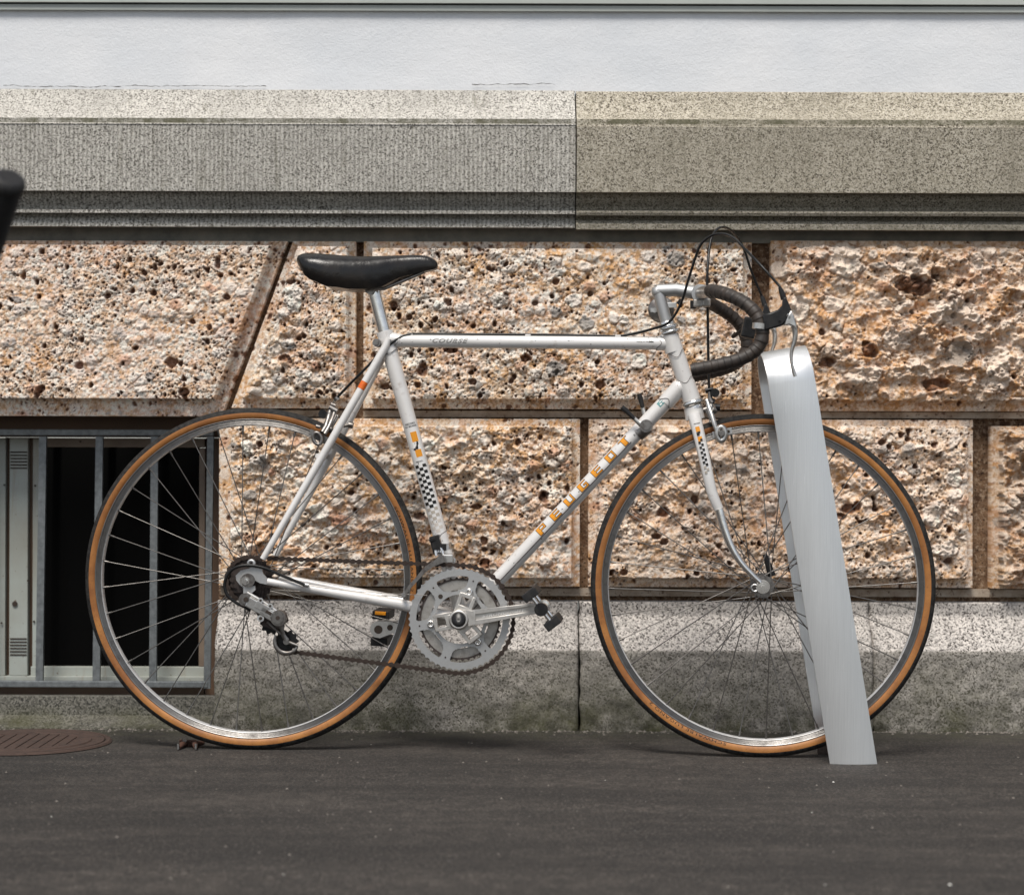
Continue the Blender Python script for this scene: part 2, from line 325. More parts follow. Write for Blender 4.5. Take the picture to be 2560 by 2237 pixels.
M_GALV = NB('galvanised_steel', 0.5, 0.55, (0.25, 0.27, 0.28)); q = M_GALV
q.color(q.mix(q.ramp(q.noise(90, 5, 0.7), [(0.3, (0, 0, 0)), (0.7, (1, 1, 1))]), (0.11, 0.12, 0.125), (0.22, 0.235, 0.24))); M_GALV = q.mat
q = NB('window_paint', 0.5); wp = q.mix(q.ramp(q.noise(6, 5, 0.6), [(0.3, (0, 0, 0)), (0.75, (1, 1, 1))]), (0.34, 0.37, 0.345), (0.25, 0.24, 0.20))
wp = q.mix(q.ramp(q.noise(85, 4, 0.7), [(0.66, (0, 0, 0)), (0.70, (0.9, 0.9, 0.9))]), wp, (0.10, 0.06, 0.035))
wp = q.mix(q.ramp(q.noise(1.0, 6, 0.7, q.mapping((40, 20, 2.5))), [(0.52, (0, 0, 0)), (0.72, (0.6, 0.6, 0.6))]), wp, (0.22, 0.15, 0.09)); q.color(wp); M_WIN = q.mat
q = NB('window_paint_shaded', 0.55); q.color(q.mix(q.ramp(q.noise(12, 5, 0.65), [(0.3, (0, 0, 0)), (0.7, (1, 1, 1))]), (0.12, 0.085, 0.06), (0.20, 0.15, 0.11))); M_WIN_SHADE = q.mat  # window paint with shade painted in, for the top rail and right stile
q = NB('brown_frame', 0.6); q.color(q.mix(q.noise(8, 5, 0.6), (0.055, 0.032, 0.02), (0.14, 0.08, 0.045))); M_BROWN = q.mat
q = NB('dark_slot', 0.8, col=(0.03, 0.02, 0.014)); M_SLOT = q.mat
q = NB('window_glass', 0.12, col=(0.003, 0.003, 0.003), spec=0.06); M_GLASS = q.mat
M_INK = mat_simple('black_print', (0.015, 0.014, 0.013), 0.4, 0, 0.1, (0.08, 0.07, 0.06), 90)
M_YEL = mat_simple('yellow_print', (0.66, 0.255, 0.008), 0.35, 0, 0.1, (0.6, 0.30, 0.05), 90)
M_FADE = mat_simple('faded_print', (0.36, 0.32, 0.27), 0.4, 0, 0.1, (0.5, 0.45, 0.4), 90)
M_FADE2 = mat_simple('very_faded_print', (0.52, 0.47, 0.42), 0.4, 0, 0.1, (0.5, 0.45, 0.4), 90)
M_TEAL = mat_simple('teal_print', (0.06, 0.24, 0.25), 0.4, 0, 0.2, (0.3, 0.35, 0.3), 90)
M_ORANGE = mat_simple('orange_print', (0.60, 0.10, 0.01), 0.3, 0, 0.2, (0.8, 0.25, 0.02), 160)
M_AMBER = mat_simple('amber_reflector', (0.75, 0.28, 0.01), 0.2, 0, 0.1, (0.5, 0.2, 0.02), 160)
M_PALE = mat_simple('pale_print', (0.72, 0.70, 0.67), 0.4, 0, 0.05)

# ------------------------------------------------------------------ numpy noise
def _h(ix, iy, seed):
    h = (ix.astype(np.int64) * 374761393 + iy.astype(np.int64) * 668265263 + seed * 1442695041) & 0xFFFFFFFF
    h = ((h ^ (h >> 13)) * 1274126177) & 0xFFFFFFFF
    h = ((h ^ (h >> 16)) * 2246822519) & 0xFFFFFFFF
    return ((h ^ (h >> 15)) & 0xFFFFFF) / float(0x1000000)
def vn(x, y, seed):
    ix = np.floor(x); iy = np.floor(y); fx = x - ix; fy = y - iy
    ux = fx * fx * (3 - 2 * fx); uy = fy * fy * (3 - 2 * fy)
    a = _h(ix, iy, seed); b = _h(ix + 1, iy, seed); c = _h(ix, iy + 1, seed); d = _h(ix + 1, iy + 1, seed)
    return (a * (1 - ux) + b * ux) * (1 - uy) + (c * (1 - ux) + d * ux) * uy
def fbm(x, y, seed, o=4, g=0.5):
    s = 0; a = 1; t = 0
    for k in range(o):
        s = s + a * vn(x * 2 ** k + 17.3 * k, y * 2 ** k - 9.1 * k, seed + k); t += a; a *= g
    return s / t
def worley(x, y, seed):
    ix = np.floor(x); iy = np.floor(y); f1 = np.full(x.shape, 9.0); f2 = np.full(x.shape, 9.0); idd = np.zeros(x.shape)
    for dx in (-1, 0, 1):
        for dy in (-1, 0, 1):
            cx = ix + dx; cy = iy + dy
            px = cx + _h(cx, cy, seed); py = cy + _h(cx, cy, seed + 99); r = _h(cx, cy, seed + 7)
            d = np.sqrt((px - x) ** 2 + (py - y) ** 2)
            n = d < f1
            f2 = np.where(n, f1, np.minimum(f2, d)); idd = np.where(n, r, idd); f1 = np.where(n, d, f1)
    return f1, f2, idd
def sst(a, b, x):
    t = np.clip((x - a) / (b - a), 0, 1); return t * t * (3 - 2 * t)

# ------------------------------------------------------------------ the facade
facade = thing('stone_facade', 'rusticated stone base of a building with granite cornice, white plaster and barred basement window', 'building', (0, 4.33, 0))
FO = Vector((0, 4.33, 0))
YJ, YM, YR = 4.352, 4.322, 4.298

def stone_block(x0t, x0b, x1, yt, yb, pm, seed, res=0.0017, ragged=0.0, lump=1.0, pit=1.0, pebble=0.5, warm=0.5, rise=1.0, x1b=None, mtop=18, tint=(1, 1, 1), feats=()):
    """x0t/x0b: left edge top/bottom (pixels), x1 right edge; yt,yb top/bottom; pm margins l,r,t,b in pixels"""
    x1b = x1 if x1b is None else x1b
    D = YR
    zt = ZZ(yt, YM); zb = ZZ(yb, YM)
    XL_t, XL_b, XR_t, XR_b = WX(x0t, YM), WX(x0b, YM), WX(x1, YM), WX(x1b, YM)
    nx = max(8, int(max(XR_t - XL_t, XR_b - XL_b) / res)); nz = max(8, int((zt - zb) / res))
    U, V = np.meshgrid(np.linspace(0, 1, nx + 1), np.linspace(0, 1, nz + 1))
    Z = zb + (zt - zb) * V
    XL = XL_b + (XL_t - XL_b) * V; XR = XR_b + (XR_t - XR_b) * V
    X = XL + (XR - XL) * U
    roll = X * TH
    Z = Z - 0.0 * roll
    pxm = YM / F
    # warped coordinates
    wx = X + 0.007 * (fbm(X * 60, Z * 60, seed + 3, 3) - 0.5); wz = Z + 0.007 * (fbm(X * 60 + 50, Z * 60, seed + 5, 3) - 0.5)
    rag = ragged * (fbm(X * 70, Z * 70, seed + 11, 4) - 0.5)
    slope = math.cos(math.atan2(abs(XL_t - XL_b), zt - zb))
    dl = (X - XL) * slope - pm[0] * pxm; dr = (XR - X) - pm[1] * pxm; dt = (zt - Z) - pm[2] * pxm; db = (Z - zb) - pm[3] * pxm
    d = np.minimum(np.minimum(dl, dr), np.minimum(dt, db)) + rag
    panel = (d > 0).astype(float)
    inner = sst(0, 0.018, d)
    big = fbm(X * 10, Z * 10, seed + 21, 4) - 0.5
    mid = fbm(wx * 42, wz * 42, seed + 31, 4) - 0.5
    fine = fbm(X * 200, Z * 200, seed + 41, 3, 0.65) - 0.5
    f1, f2, i1 = worley(wx * 30, wz * 38, seed + 51)
    g1, g2, i2 = worley(wx * 80, wz * 95, seed + 61)
    edge1 = sst(0.0, 0.10, f2 - f1); e2 = sst(0.0, 0.14, g2 - g1)
    dome1 = np.where(i1 < pebble, sst(0.60, 0.25, f1) * edge1, 0)
    dome2 = np.where(i2 < 0.50, sst(0.55, 0.2, g1) * e2, 0)
    ang = np.abs(fbm(wx * 60, wz * 60, seed + 71, 4) - 0.5)
    r1_ = 1 - 2 * np.abs(fbm(wx * 17, wz * 21, seed + 141, 5, 0.55) - 0.5); r2_ = 1 - 2 * np.abs(fbm(wx * 33 + wz * 12, wz * 37, seed + 151, 4, 0.55) - 0.5)
    rdg = max(0.0, lump - 0.75) * (0.045 * (r1_ ** 3 - 0.5) + 0.020 * (r2_ ** 3 - 0.5))
    calm = 0.45 + 0.75 * sst(0.35, 0.65, fbm(X * 8, Z * 9, seed + 181, 3))
    h = big * 0.018 * lump + mid * 0.012 * lump * calm + fine * 0.0042 + dome1 * 0.0065 * lump ** 1.5 + dome2 * 0.0020 - (1 - edge1) * 0.0022 * lump * (i1 < pebble) + ang * 0.009 * lump * calm + rdg * calm
    dens = 0.35 + 1.5 * sst(0.38, 0.62, fbm(X * 7, Z * 8, seed + 171, 3))
    def pits(sx, sz, sd, frac, ra, rb):
        p, _, jj = worley(wx * sx, wz * sz, sd); k = (jj * 7.31) % 1.0; r = ra + rb * ((jj * 3.7) % 1.0) ** 2
        r = r * (0.75 + 0.6 * fbm(X * 120, Z * 120, sd + 5, 2))
        return np.where(k < frac * dens, sst(1.0, 0.60, p / r), 0)
    pit1 = pits(44, 38, seed + 81, 0.11 * pit, 0.16, 0.34)
    pit2 = pits(100, 88, seed + 91, 0.21 * pit, 0.14, 0.34)
    pit3 = pits(235, 215, seed + 95, 0.24 * pit, 0.22, 0.26)
    hh = h * (0.25 + 0.75 * inner) * panel + (1 - panel) * (fine * 0.0012 + mid * 0.0015)
    k = 0.35 + 0.65 * panel
    hh -= np.maximum(np.maximum(pit1 * 0.016, pit2 * 0.010), pit3 * 0.004) * k
    Y = np.where(panel > 0, YR - 0.004 * rise, YM) - hh
    Y = np.minimum(Y, YM + 0.016); Y = np.maximum(Y, 4.262)
    cream = np.array((0.70, 0.585, 0.465)); ochre = np.array((0.59, 0.365, 0.185)); white = np.array((0.76, 0.725, 0.68)); grey = np.array((0.36, 0.355, 0.345)); brown = np.array((0.27, 0.12, 0.055)); pink = np.array((0.62, 0.42, 0.32))
    def L(a, b, t): return a * (1 - t[..., None]) + b * t[..., None]
    base = np.broadcast_to(cream, X.shape + (3,))
    nz1 = fbm(wx * 14, wz * 14, seed + 101, 6, 0.72); nz2 = fbm(wx * 40, wz * 40, seed + 111, 5, 0.7); nz3 = fbm(wx * 95, wz * 95, seed + 115, 4, 0.65); nz4 = fbm(X * 170, Z * 170, seed + 118, 3, 0.7)
    base = L(base, ochre, sst(0.60 - 0.22 * warm, 0.70 - 0.20 * warm, nz1) * (0.35 + 0.65 * sst(0.40, 0.60, nz3)))
    base = L(base, pink, sst(0.52, 0.66, fbm(X * 9, Z * 9, seed + 105, 4)) * 0.55)
    base = L(base, white, sst(0.50, 0.58, nz2) * 0.75)
    base = L(base, white * 1.05, sst(0.56, 0.64, nz4) * 0.6)
    base = L(base, brown, sst(0.60, 0.70, 1.0 - nz3) * 0.75 * (0.4 + 0.6 * warm))
    base = L(base, ochre * 0.75, sst(0.57, 0.66, 1.0 - nz4) * 0.7)
    cc = (i1 * 13.7) % 1.0
    base = L(base, white * 0.95, dome1 * (cc < 0.40) * 0.65)
    base = L(base, grey, np.minimum(1, dome1 * 1.6) * ((cc > 0.55) & (cc < 0.64)) * (0.45 + 0.5 * sst(0.4, 0.6, nz3)))
    base = L(base, np.array((0.50, 0.29, 0.19)), dome1 * (cc > 0.90) * 0.7)
    c2 = (i2 * 11.3) % 1.0
    base = L(base, white, dome2 * (c2 < 0.3) * 0.6); base = L(base, grey * 1.1, dome2 * ((c2 > 0.5) & (c2 < 0.56)) * 0.8)
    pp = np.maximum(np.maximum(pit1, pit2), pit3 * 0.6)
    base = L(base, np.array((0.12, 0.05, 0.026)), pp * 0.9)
    base = L(base, np.array((0.52, 0.30, 0.14)), sst(0.0, 0.3, 1 - edge1) * (i1 < pebble) * 0.35)
    for (fx, fy, rx, ry, kd) in feats:
        p_ = P(fx, fy, YR); e = np.sqrt(((X - p_.x) / (rx / F * YR)) ** 2 + ((Z - p_.z) / (ry / F * YR)) ** 2)
        m_ = e < 2.2
        e = e + 0.95 * (fbm(X * 55, Z * 70, seed + int(fx), 3) - 0.5)
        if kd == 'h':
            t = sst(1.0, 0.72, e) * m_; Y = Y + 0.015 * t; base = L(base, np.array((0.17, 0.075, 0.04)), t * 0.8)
        else:
            t = sst(1.0, 0.9, e) * m_; gr = np.exp(-((e - 1.06) / 0.09) ** 2) * m_
            Y = Y - (0.004 + 0.006 * (fbm(X * 90, Z * 90, seed + 3, 3) - 0.5)) * t + 0.0028 * gr * sst(0.35, 0.6, nz3)
            cl = {'w': white * 1.0, 'g': grey * 0.95, 'b': np.array((0.45, 0.25, 0.17))}[kd]
            base = L(base, cl[None, None, :] * (0.75 + 0.5 * nz3[..., None]), t * 0.85); base = L(base, brown, gr * 0.35 * sst(0.4, 0.6, nz2))
    Y = np.minimum(Y, YM + 0.016)
    base = np.clip(base * np.array(tint) * np.array((1.20, 1.16, 1.12)), 0, 0.88)
    # skirt ring so that the block has sides
    Yf = Y
    n0 = (nx + 1) * (nz + 1)
    co = np.stack([X, Yf, Z], -1).reshape(-1, 3)
    idx = np.arange(n0).reshape(nz + 1, nx + 1)
    quads = np.stack([idx[:-1, :-1], idx[:-1, 1:], idx[1:, 1:], idx[1:, :-1]], -1).reshape(-1, 4)
    ring = np.concatenate([idx[0, :], idx[1:, -1], idx[-1, -2::-1], idx[-2:0:-1, 0]])
    rc = co[ring].copy(); rc[:, 1] = YJ + 0.01
    co = np.concatenate([co, rc]); rn = len(ring); ri = np.arange(rn)
    sq = np.stack([ring[ri], n0 + ri, n0 + (ri + 1) % rn, ring[(ri + 1) % rn]], -1)
    quads = np.concatenate([quads, sq])
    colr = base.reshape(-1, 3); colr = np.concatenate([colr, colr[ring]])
    me = bpy.data.meshes.new('stone_block')
    me.vertices.add(len(co)); me.vertices.foreach_set('co', (co - np.array(FO)).astype(np.float32).ravel())
    me.loops.add(len(quads) * 4); me.loops.foreach_set('vertex_index', quads.astype(np.int32).ravel())
    me.polygons.add(len(quads)); me.polygons.foreach_set('loop_start', np.arange(0, len(quads) * 4, 4, dtype=np.int32))
    me.polygons.foreach_set('loop_total', np.full(len(quads), 4, dtype=np.int32))
    me.update(calc_edges=True)
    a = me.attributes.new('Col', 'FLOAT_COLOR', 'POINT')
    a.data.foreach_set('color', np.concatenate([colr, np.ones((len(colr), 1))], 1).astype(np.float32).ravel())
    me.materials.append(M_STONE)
    return link('stone_block', me, facade)

# upper course, left to right
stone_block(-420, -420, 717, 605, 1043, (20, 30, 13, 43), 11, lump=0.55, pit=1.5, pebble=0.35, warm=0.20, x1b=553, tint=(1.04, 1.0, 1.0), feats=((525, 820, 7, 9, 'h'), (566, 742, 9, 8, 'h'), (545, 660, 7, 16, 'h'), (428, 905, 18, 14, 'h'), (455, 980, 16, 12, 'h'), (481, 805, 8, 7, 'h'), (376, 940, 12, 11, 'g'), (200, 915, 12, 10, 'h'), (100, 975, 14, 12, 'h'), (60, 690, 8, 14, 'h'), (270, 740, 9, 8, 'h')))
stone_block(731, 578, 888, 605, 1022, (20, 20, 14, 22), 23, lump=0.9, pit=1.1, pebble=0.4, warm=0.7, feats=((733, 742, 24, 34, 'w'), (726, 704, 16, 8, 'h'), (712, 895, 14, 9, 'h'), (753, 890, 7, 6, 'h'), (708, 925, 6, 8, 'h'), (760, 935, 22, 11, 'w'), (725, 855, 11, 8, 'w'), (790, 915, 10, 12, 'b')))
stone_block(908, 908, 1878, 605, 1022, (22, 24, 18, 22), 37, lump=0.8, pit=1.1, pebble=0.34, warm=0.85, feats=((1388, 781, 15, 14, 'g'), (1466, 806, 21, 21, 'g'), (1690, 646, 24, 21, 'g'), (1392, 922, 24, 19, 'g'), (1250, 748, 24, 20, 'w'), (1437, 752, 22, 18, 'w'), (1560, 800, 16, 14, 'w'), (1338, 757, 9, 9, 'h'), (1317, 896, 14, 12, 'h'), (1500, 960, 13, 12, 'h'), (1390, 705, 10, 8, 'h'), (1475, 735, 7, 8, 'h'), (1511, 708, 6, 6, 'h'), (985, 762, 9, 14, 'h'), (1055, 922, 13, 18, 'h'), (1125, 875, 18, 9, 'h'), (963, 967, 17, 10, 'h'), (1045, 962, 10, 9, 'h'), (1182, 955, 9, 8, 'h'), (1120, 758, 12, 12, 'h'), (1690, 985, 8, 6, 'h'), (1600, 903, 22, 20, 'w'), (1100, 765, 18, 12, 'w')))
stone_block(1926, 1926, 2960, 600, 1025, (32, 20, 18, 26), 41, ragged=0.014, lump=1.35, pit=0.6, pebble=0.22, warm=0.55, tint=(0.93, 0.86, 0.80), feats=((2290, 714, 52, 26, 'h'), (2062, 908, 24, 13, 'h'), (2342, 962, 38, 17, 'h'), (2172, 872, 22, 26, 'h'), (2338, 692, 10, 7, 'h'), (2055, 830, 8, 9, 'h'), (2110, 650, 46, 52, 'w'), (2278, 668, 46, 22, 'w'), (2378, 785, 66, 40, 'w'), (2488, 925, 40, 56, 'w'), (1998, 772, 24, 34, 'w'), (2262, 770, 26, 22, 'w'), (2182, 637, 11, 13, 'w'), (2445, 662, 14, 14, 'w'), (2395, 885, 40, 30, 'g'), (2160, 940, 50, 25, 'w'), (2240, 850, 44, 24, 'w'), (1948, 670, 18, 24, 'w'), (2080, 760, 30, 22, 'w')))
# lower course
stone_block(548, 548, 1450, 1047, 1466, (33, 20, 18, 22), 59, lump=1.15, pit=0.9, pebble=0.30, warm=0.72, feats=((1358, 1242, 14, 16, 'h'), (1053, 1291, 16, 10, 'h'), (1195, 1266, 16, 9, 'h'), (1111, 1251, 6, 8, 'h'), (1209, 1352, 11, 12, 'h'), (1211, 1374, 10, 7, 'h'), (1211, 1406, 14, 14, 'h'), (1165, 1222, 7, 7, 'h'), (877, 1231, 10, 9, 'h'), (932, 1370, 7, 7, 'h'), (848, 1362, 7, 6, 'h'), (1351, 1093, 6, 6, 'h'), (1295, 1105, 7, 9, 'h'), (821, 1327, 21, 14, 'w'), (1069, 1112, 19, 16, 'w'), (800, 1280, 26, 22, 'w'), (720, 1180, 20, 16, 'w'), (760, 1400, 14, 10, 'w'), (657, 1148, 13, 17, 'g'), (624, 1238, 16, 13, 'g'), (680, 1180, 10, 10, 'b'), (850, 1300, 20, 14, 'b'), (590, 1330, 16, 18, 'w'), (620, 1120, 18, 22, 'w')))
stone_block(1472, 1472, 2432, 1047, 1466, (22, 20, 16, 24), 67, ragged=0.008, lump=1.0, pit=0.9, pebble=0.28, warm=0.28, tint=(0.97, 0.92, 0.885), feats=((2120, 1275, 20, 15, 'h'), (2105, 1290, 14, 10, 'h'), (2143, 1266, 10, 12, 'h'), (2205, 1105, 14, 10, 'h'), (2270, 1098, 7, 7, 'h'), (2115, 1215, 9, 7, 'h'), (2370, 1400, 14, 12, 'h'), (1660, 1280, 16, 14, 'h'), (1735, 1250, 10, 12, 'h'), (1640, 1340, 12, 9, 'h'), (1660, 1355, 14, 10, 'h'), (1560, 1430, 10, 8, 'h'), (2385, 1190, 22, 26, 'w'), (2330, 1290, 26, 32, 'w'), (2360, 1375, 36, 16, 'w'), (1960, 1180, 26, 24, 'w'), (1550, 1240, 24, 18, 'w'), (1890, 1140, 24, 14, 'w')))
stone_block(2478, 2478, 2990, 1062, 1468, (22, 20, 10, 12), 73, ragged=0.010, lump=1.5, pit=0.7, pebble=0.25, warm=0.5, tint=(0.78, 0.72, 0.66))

def xz_quad(mb, x0, x1, z0, z1, y, m=0): mb.add([(x0, y, z0), (x1, y, z0), (x1, y, z1), (x0, y, z1)], [(0, 1, 2, 3)], m)
def profile_run(name, mat, prof, x0, x1, label=None, cap=True):     # prof: (Y, ypx) from the top down
    mb = MB(); n = len(prof); pts = [(Y, ZZ(yp, Y)) for Y, yp in prof]
    vs = [(x0, Y, z) for Y, z in pts] + [(x1, Y, z) for Y, z in pts]
    mb.add(vs, [(i, i + 1, n + i + 1, n + i) for i in range(n - 1)], 0)
    if cap:
        yb = 4.40
        for xx in (x0, x1):
            vs2 = [(xx, Y, z) for Y, z in pts] + [(xx, yb, pts[-1][1]), (xx, yb, pts[0][1])]
            mb.add(vs2, [tuple(range(len(vs2)))], 0)
    return mb.build(name, mat, facade, FO, label)
# joint backing (mortar) behind the blocks, leaving the window opening free
mb = MB()
XW = WX(548, YJ)
xz_quad(mb, XW, 3.0, ZZ(1500, YJ), ZZ(598, YJ), YJ)
xz_quad(mb, -3.0, XW, ZZ(1043, YJ), ZZ(598, YJ), YJ)
mb.add([(XW, YJ, ZZ(1500, YJ)), (XW, 4.55, ZZ(1500, YJ)), (XW, 4.55, ZZ(1043, YJ)), (XW, YJ, ZZ(1043, YJ))], [(0, 1, 2, 3)])
mb.add([(-3, YJ, ZZ(1043, YJ)), (XW, YJ, ZZ(1043, YJ)), (XW, 4.55, ZZ(1043, YJ)), (-3, 4.55, ZZ(1043, YJ))], [(0, 1, 2, 3)])
mb.build('mortar', M_MORT, facade, FO, fix=False)
# bed joint lip between the two courses (stone fillet)
# lip strips under each upper block
for a, b in ((578, 888), (908, 1878), (1926, 2960)):
    mb = MB(); x0, x1 = WX(a, 4.33), WX(b, 4.33)
    mb.box(((x0 + x1) / 2, 4.3415, (ZZ(1027, 4.335) + ZZ(1043, 4.335)) / 2), ((x1 - x0) / 2, 0.0075, (ZZ(1027, 4.335) - ZZ(1043, 4.335)) / 2)); mb.build('joint_lip', M_LIP, facade, FO)
mb = MB(); x0, x1 = WX(552, 4.33), WX(2960, 4.33)
mb.box(((x0 + x1) / 2, 4.348, (ZZ(1470, 4.335) + ZZ(1489, 4.335)) / 2), ((x1 - x0) / 2, 0.012, (ZZ(1470, 4.335) - ZZ(1489, 4.335)) / 2)); mb.build('bed_joint', M_LIP, facade, FO)

# cornice
CA = [(4.322, 222), (4.312, 227), (4.302, 246), (4.285, 270), (4.262, 288), (4.246, 298), (4.246, 309.5), (4.2415, 311), (4.2415, 313), (4.243, 314), (4.243, 480), (4.272, 482), (4.277, 500), (4.290, 518), (4.292, 526), (4.262, 527), (4.262, 535), (4.290, 537), (4.290, 543), (4.284, 549), (4.277, 558), (4.276, 569), (4.345, 572)]
CB = [(4.318, 226), (4.308, 231), (4.298, 252), (4.281, 276), (4.260, 292), (4.244, 298), (4.243, 314), (4.238, 316), (4.237, 480), (4.272, 484), (4.276, 500), (4.288, 517), (4.290, 524), (4.262, 526), (4.258, 531), (4.261, 538), (4.290, 540), (4.290, 547), (4.278, 552), (4.270, 561), (4.271, 573), (4.345, 576)]
xj0, xj1 = WX(1436.5, 4.243), WX(1440, 4.237)
profile_run('cornice_block', M_CORN, CA, -3.0, xj0, 'grey tooled granite cornice block with fine vertical chisel lines')
profile_run('cornice_block', M_CORN2, CB, xj1, 3.0, 'rougher olive stained granite cornice block')
# cement band under the cornice
mb = MB(); xz_quad(mb, -3, 3, ZZ(606, 4.334), ZZ(568, 4.334), 4.334)
mb.add([(-3, 4.334, ZZ(606, 4.334)), (3, 4.334, ZZ(606, 4.334)), (3, 4.36, ZZ(606, 4.334)), (-3, 4.36, ZZ(606, 4.334))], [(0, 1, 2, 3)])
mb.build('cement_band', M_CEM, facade, FO, fix=False)
# plaster band, finely uneven
nx, nz = 260, 40
xs = np.linspace(-3, 3, nx + 1); zs = np.linspace(ZZ(234, 4.313), ZZ(27, 4.313), nz + 1)
X, Z = np.meshgrid(xs, zs); Y = 4.313 - 0.0035 * (fbm(X * 5, Z * 9, 5, 4) - 0.5)
idx = np.arange((nx + 1) * (nz + 1)).reshape(nz + 1, nx + 1)
me = bpy.data.meshes.new('plaster_band')
me.from_pydata((np.stack([X, Y, Z], -1).reshape(-1, 3) - np.array(FO)).tolist(), [], np.stack([idx[:-1, :-1], idx[:-1, 1:], idx[1:, 1:], idx[1:, :-1]], -1).reshape(-1, 4).tolist())
me.polygons.foreach_set('use_smooth', [True] * len(me.polygons)); me.materials.append(M_PLAST); me.update(); link('plaster_band', me, facade)
# hairline cracks along the foot of the plaster
def crack(px0, px1, yp, amp, seed, wpx=1.6):
    rnd = random.Random(seed); mb = MB(); n = int((px1 - px0) / 7); pts = []; yy = 0
    for i in range(n + 1):
        yy = yy * 0.8 + rnd.uniform(-amp, amp); pts.append((px0 + (px1 - px0) * i / n, yp + yy, wpx * rnd.uniform(0.2, 1.3)))
    vs = []
    for x, y, ww in pts: vs += [P(x, y - ww / 2, 4.3085), P(x, y + ww / 2, 4.3085)]
    mb.add(vs, [(2 * i, 2 * i + 1, 2 * i + 3, 2 * i + 2) for i in range(n)]); mb.build('crack', M_CRACK, facade, FO, fix=False)
crack(8, 665, 215, 1.6, 3); crack(1180, 1388, 211, 1.5, 5, 1.8)
# painted ledge above the plaster
mb = MB()
for i, (Y0, ya, yb_) in enumerate(((4.303, 14.5, 28), (4.296, -16, 9))):
    mb.box((0, Y0 + 0.04, (ZZ(ya, Y0) + ZZ(yb_, Y0)) / 2), (3.0, 0.04, (ZZ(ya, Y0) - ZZ(yb_, Y0)) / 2 - 0.0002 * i))
mb.build('window_ledge', M_LEDGE, facade, FO)
mb = MB(); mb.box((0, 4.41, 2.3), (3.0, 0.095, 2.3 - ZZ(-14, 4.3) ), m=0); mb.build('upper_wall', M_PLAST, facade, FO)

# plinth stones
PL = [(4.365, 1500), (4.326, 1503), (4.325, 1508), (4.325, 1538), (4.322, 1541), (4.306, 1565), (4.290, 1590), (4.274, 1618), (4.2695, 1624.5), (4.268, 1628), (4.267, 1720), (4.267, 1860)]
def plinth(x0, x1, seed):
    rnd = random.Random(seed); nxs = max(2, int((x1 - x0) / 0.006)); pts = []
    dense = []
    for i in range(len(PL) - 1):
        (Ya, pa), (Yb, pb) = PL[i], PL[i + 1]; k = max(1, int(abs(pb - pa) / 6))
        for j in range(k): dense.append((Ya + (Yb - Ya) * j / k, pa + (pb - pa) * j / k))
    dense.append(PL[-1]); Yd = np.array([d[0] for d in dense]); Zd = np.array([ZZ(d[1], d[0]) for d in dense]); n = len(dense)
    xs = np.linspace(x0, x1, nxs + 1); X, Zi = np.meshgrid(xs, np.arange(n)); Y = Yd[Zi.astype(int)]; Z = Zd[Zi.astype(int)]
    rough = np.where(Z < 0.178, 1.0, 0.35)
    Y = Y - rough * (0.010 * (fbm(X * 45, Z * 45, seed, 4, 0.6) - 0.5) + 0.004 * (fbm(X * 6, Z * 6, seed + 9, 3) - 0.5))
    edge = np.minimum(X - x0, x1 - X); Y = Y + 0.005 * np.clip(1 - edge / 0.006, 0, 1)
    Xo = X.copy(); Xo[:, 0] += 0.003 * (fbm(Z[:, 0] * 60, Z[:, 0] * 0, seed + 4, 3) - 0.5) * 2
    idx = np.arange((nxs + 1) * n).reshape(n, nxs + 1)
    co = np.stack([Xo, Y, Z], -1).reshape(-1, 3)
    q4 = np.stack([idx[:-1, :-1], idx[1:, :-1], idx[1:, 1:], idx[:-1, 1:]], -1).reshape(-1, 4)
    b0 = len(co); sL = co[idx[:, 0]].copy(); sL[:, 1] = 4.42; sR = co[idx[:, -1]].copy(); sR[:, 1] = 4.42
    co = np.concatenate([co, sL, sR]); fs = q4.tolist()
    for i in range(n - 1):
        fs.append((int(idx[i, 0]), b0 + i, b0 + i + 1, int(idx[i + 1, 0]))); fs.append((int(idx[i, -1]), int(idx[i + 1, -1]), b0 + n + i + 1, b0 + n + i))
    me = bpy.data.meshes.new('plinth_stone'); me.from_pydata((co - np.array(FO)).tolist(), [], fs); me.materials.append(M_PLINTH)
    me.polygons.foreach_set('use_smooth', [True] * len(me.polygons)); me.update(); link('plinth_stone', me, facade)
plinth(WX(536, 4.267), WX(1447.5, 4.267), 3); plinth(WX(1452, 4.267), WX(2185, 4.267), 8); plinth(WX(2188, 4.267), 2.9, 15)
mb = MB(); mb.box((1.19, 4.39, 0.12), (1.8, 0.04, 0.12)); mb.build('plinth_core', M_CEM, facade, FO)

# window: recessed wall, sill, frame, panes, shutters
xr = WX(560, 4.40)
profile_run('sill_stone', M_SILL, [(4.52, 1738), (4.36, 1741), (4.345, 1744), (4.343, 1790), (4.335, 1794), (4.30, 1812), (4.275, 1822), (4.268, 1860)], -3.0, WX(545, 4.30), cap=False)
win = part_empty('window', facade)
def wbox(mb, xa, xb, ya, yb_, Y0, dep=0.02, m=0, bev=0.0015):
    x0, x1, z1, z0 = WX(xa, Y0), WX(xb, Y0), ZZ(ya, Y0), ZZ(yb_, Y0)
    mb.bbox(((x0 + x1) / 2, Y0 + dep / 2, (z0 + z1) / 2), ((x1 - x0) / 2, dep / 2, (z1 - z0) / 2), bev, m=m)
mb = MB(); wbox(mb, -900, 552, 1036, 1096, 4.475, 0.03); wbox(mb, 514, 552, 1097, 1742, 4.478, 0.03); wbox(mb, -900, 512, 1708, 1741, 4.480, 0.03)
mb.build('surround', M_BROWN, win, FO)
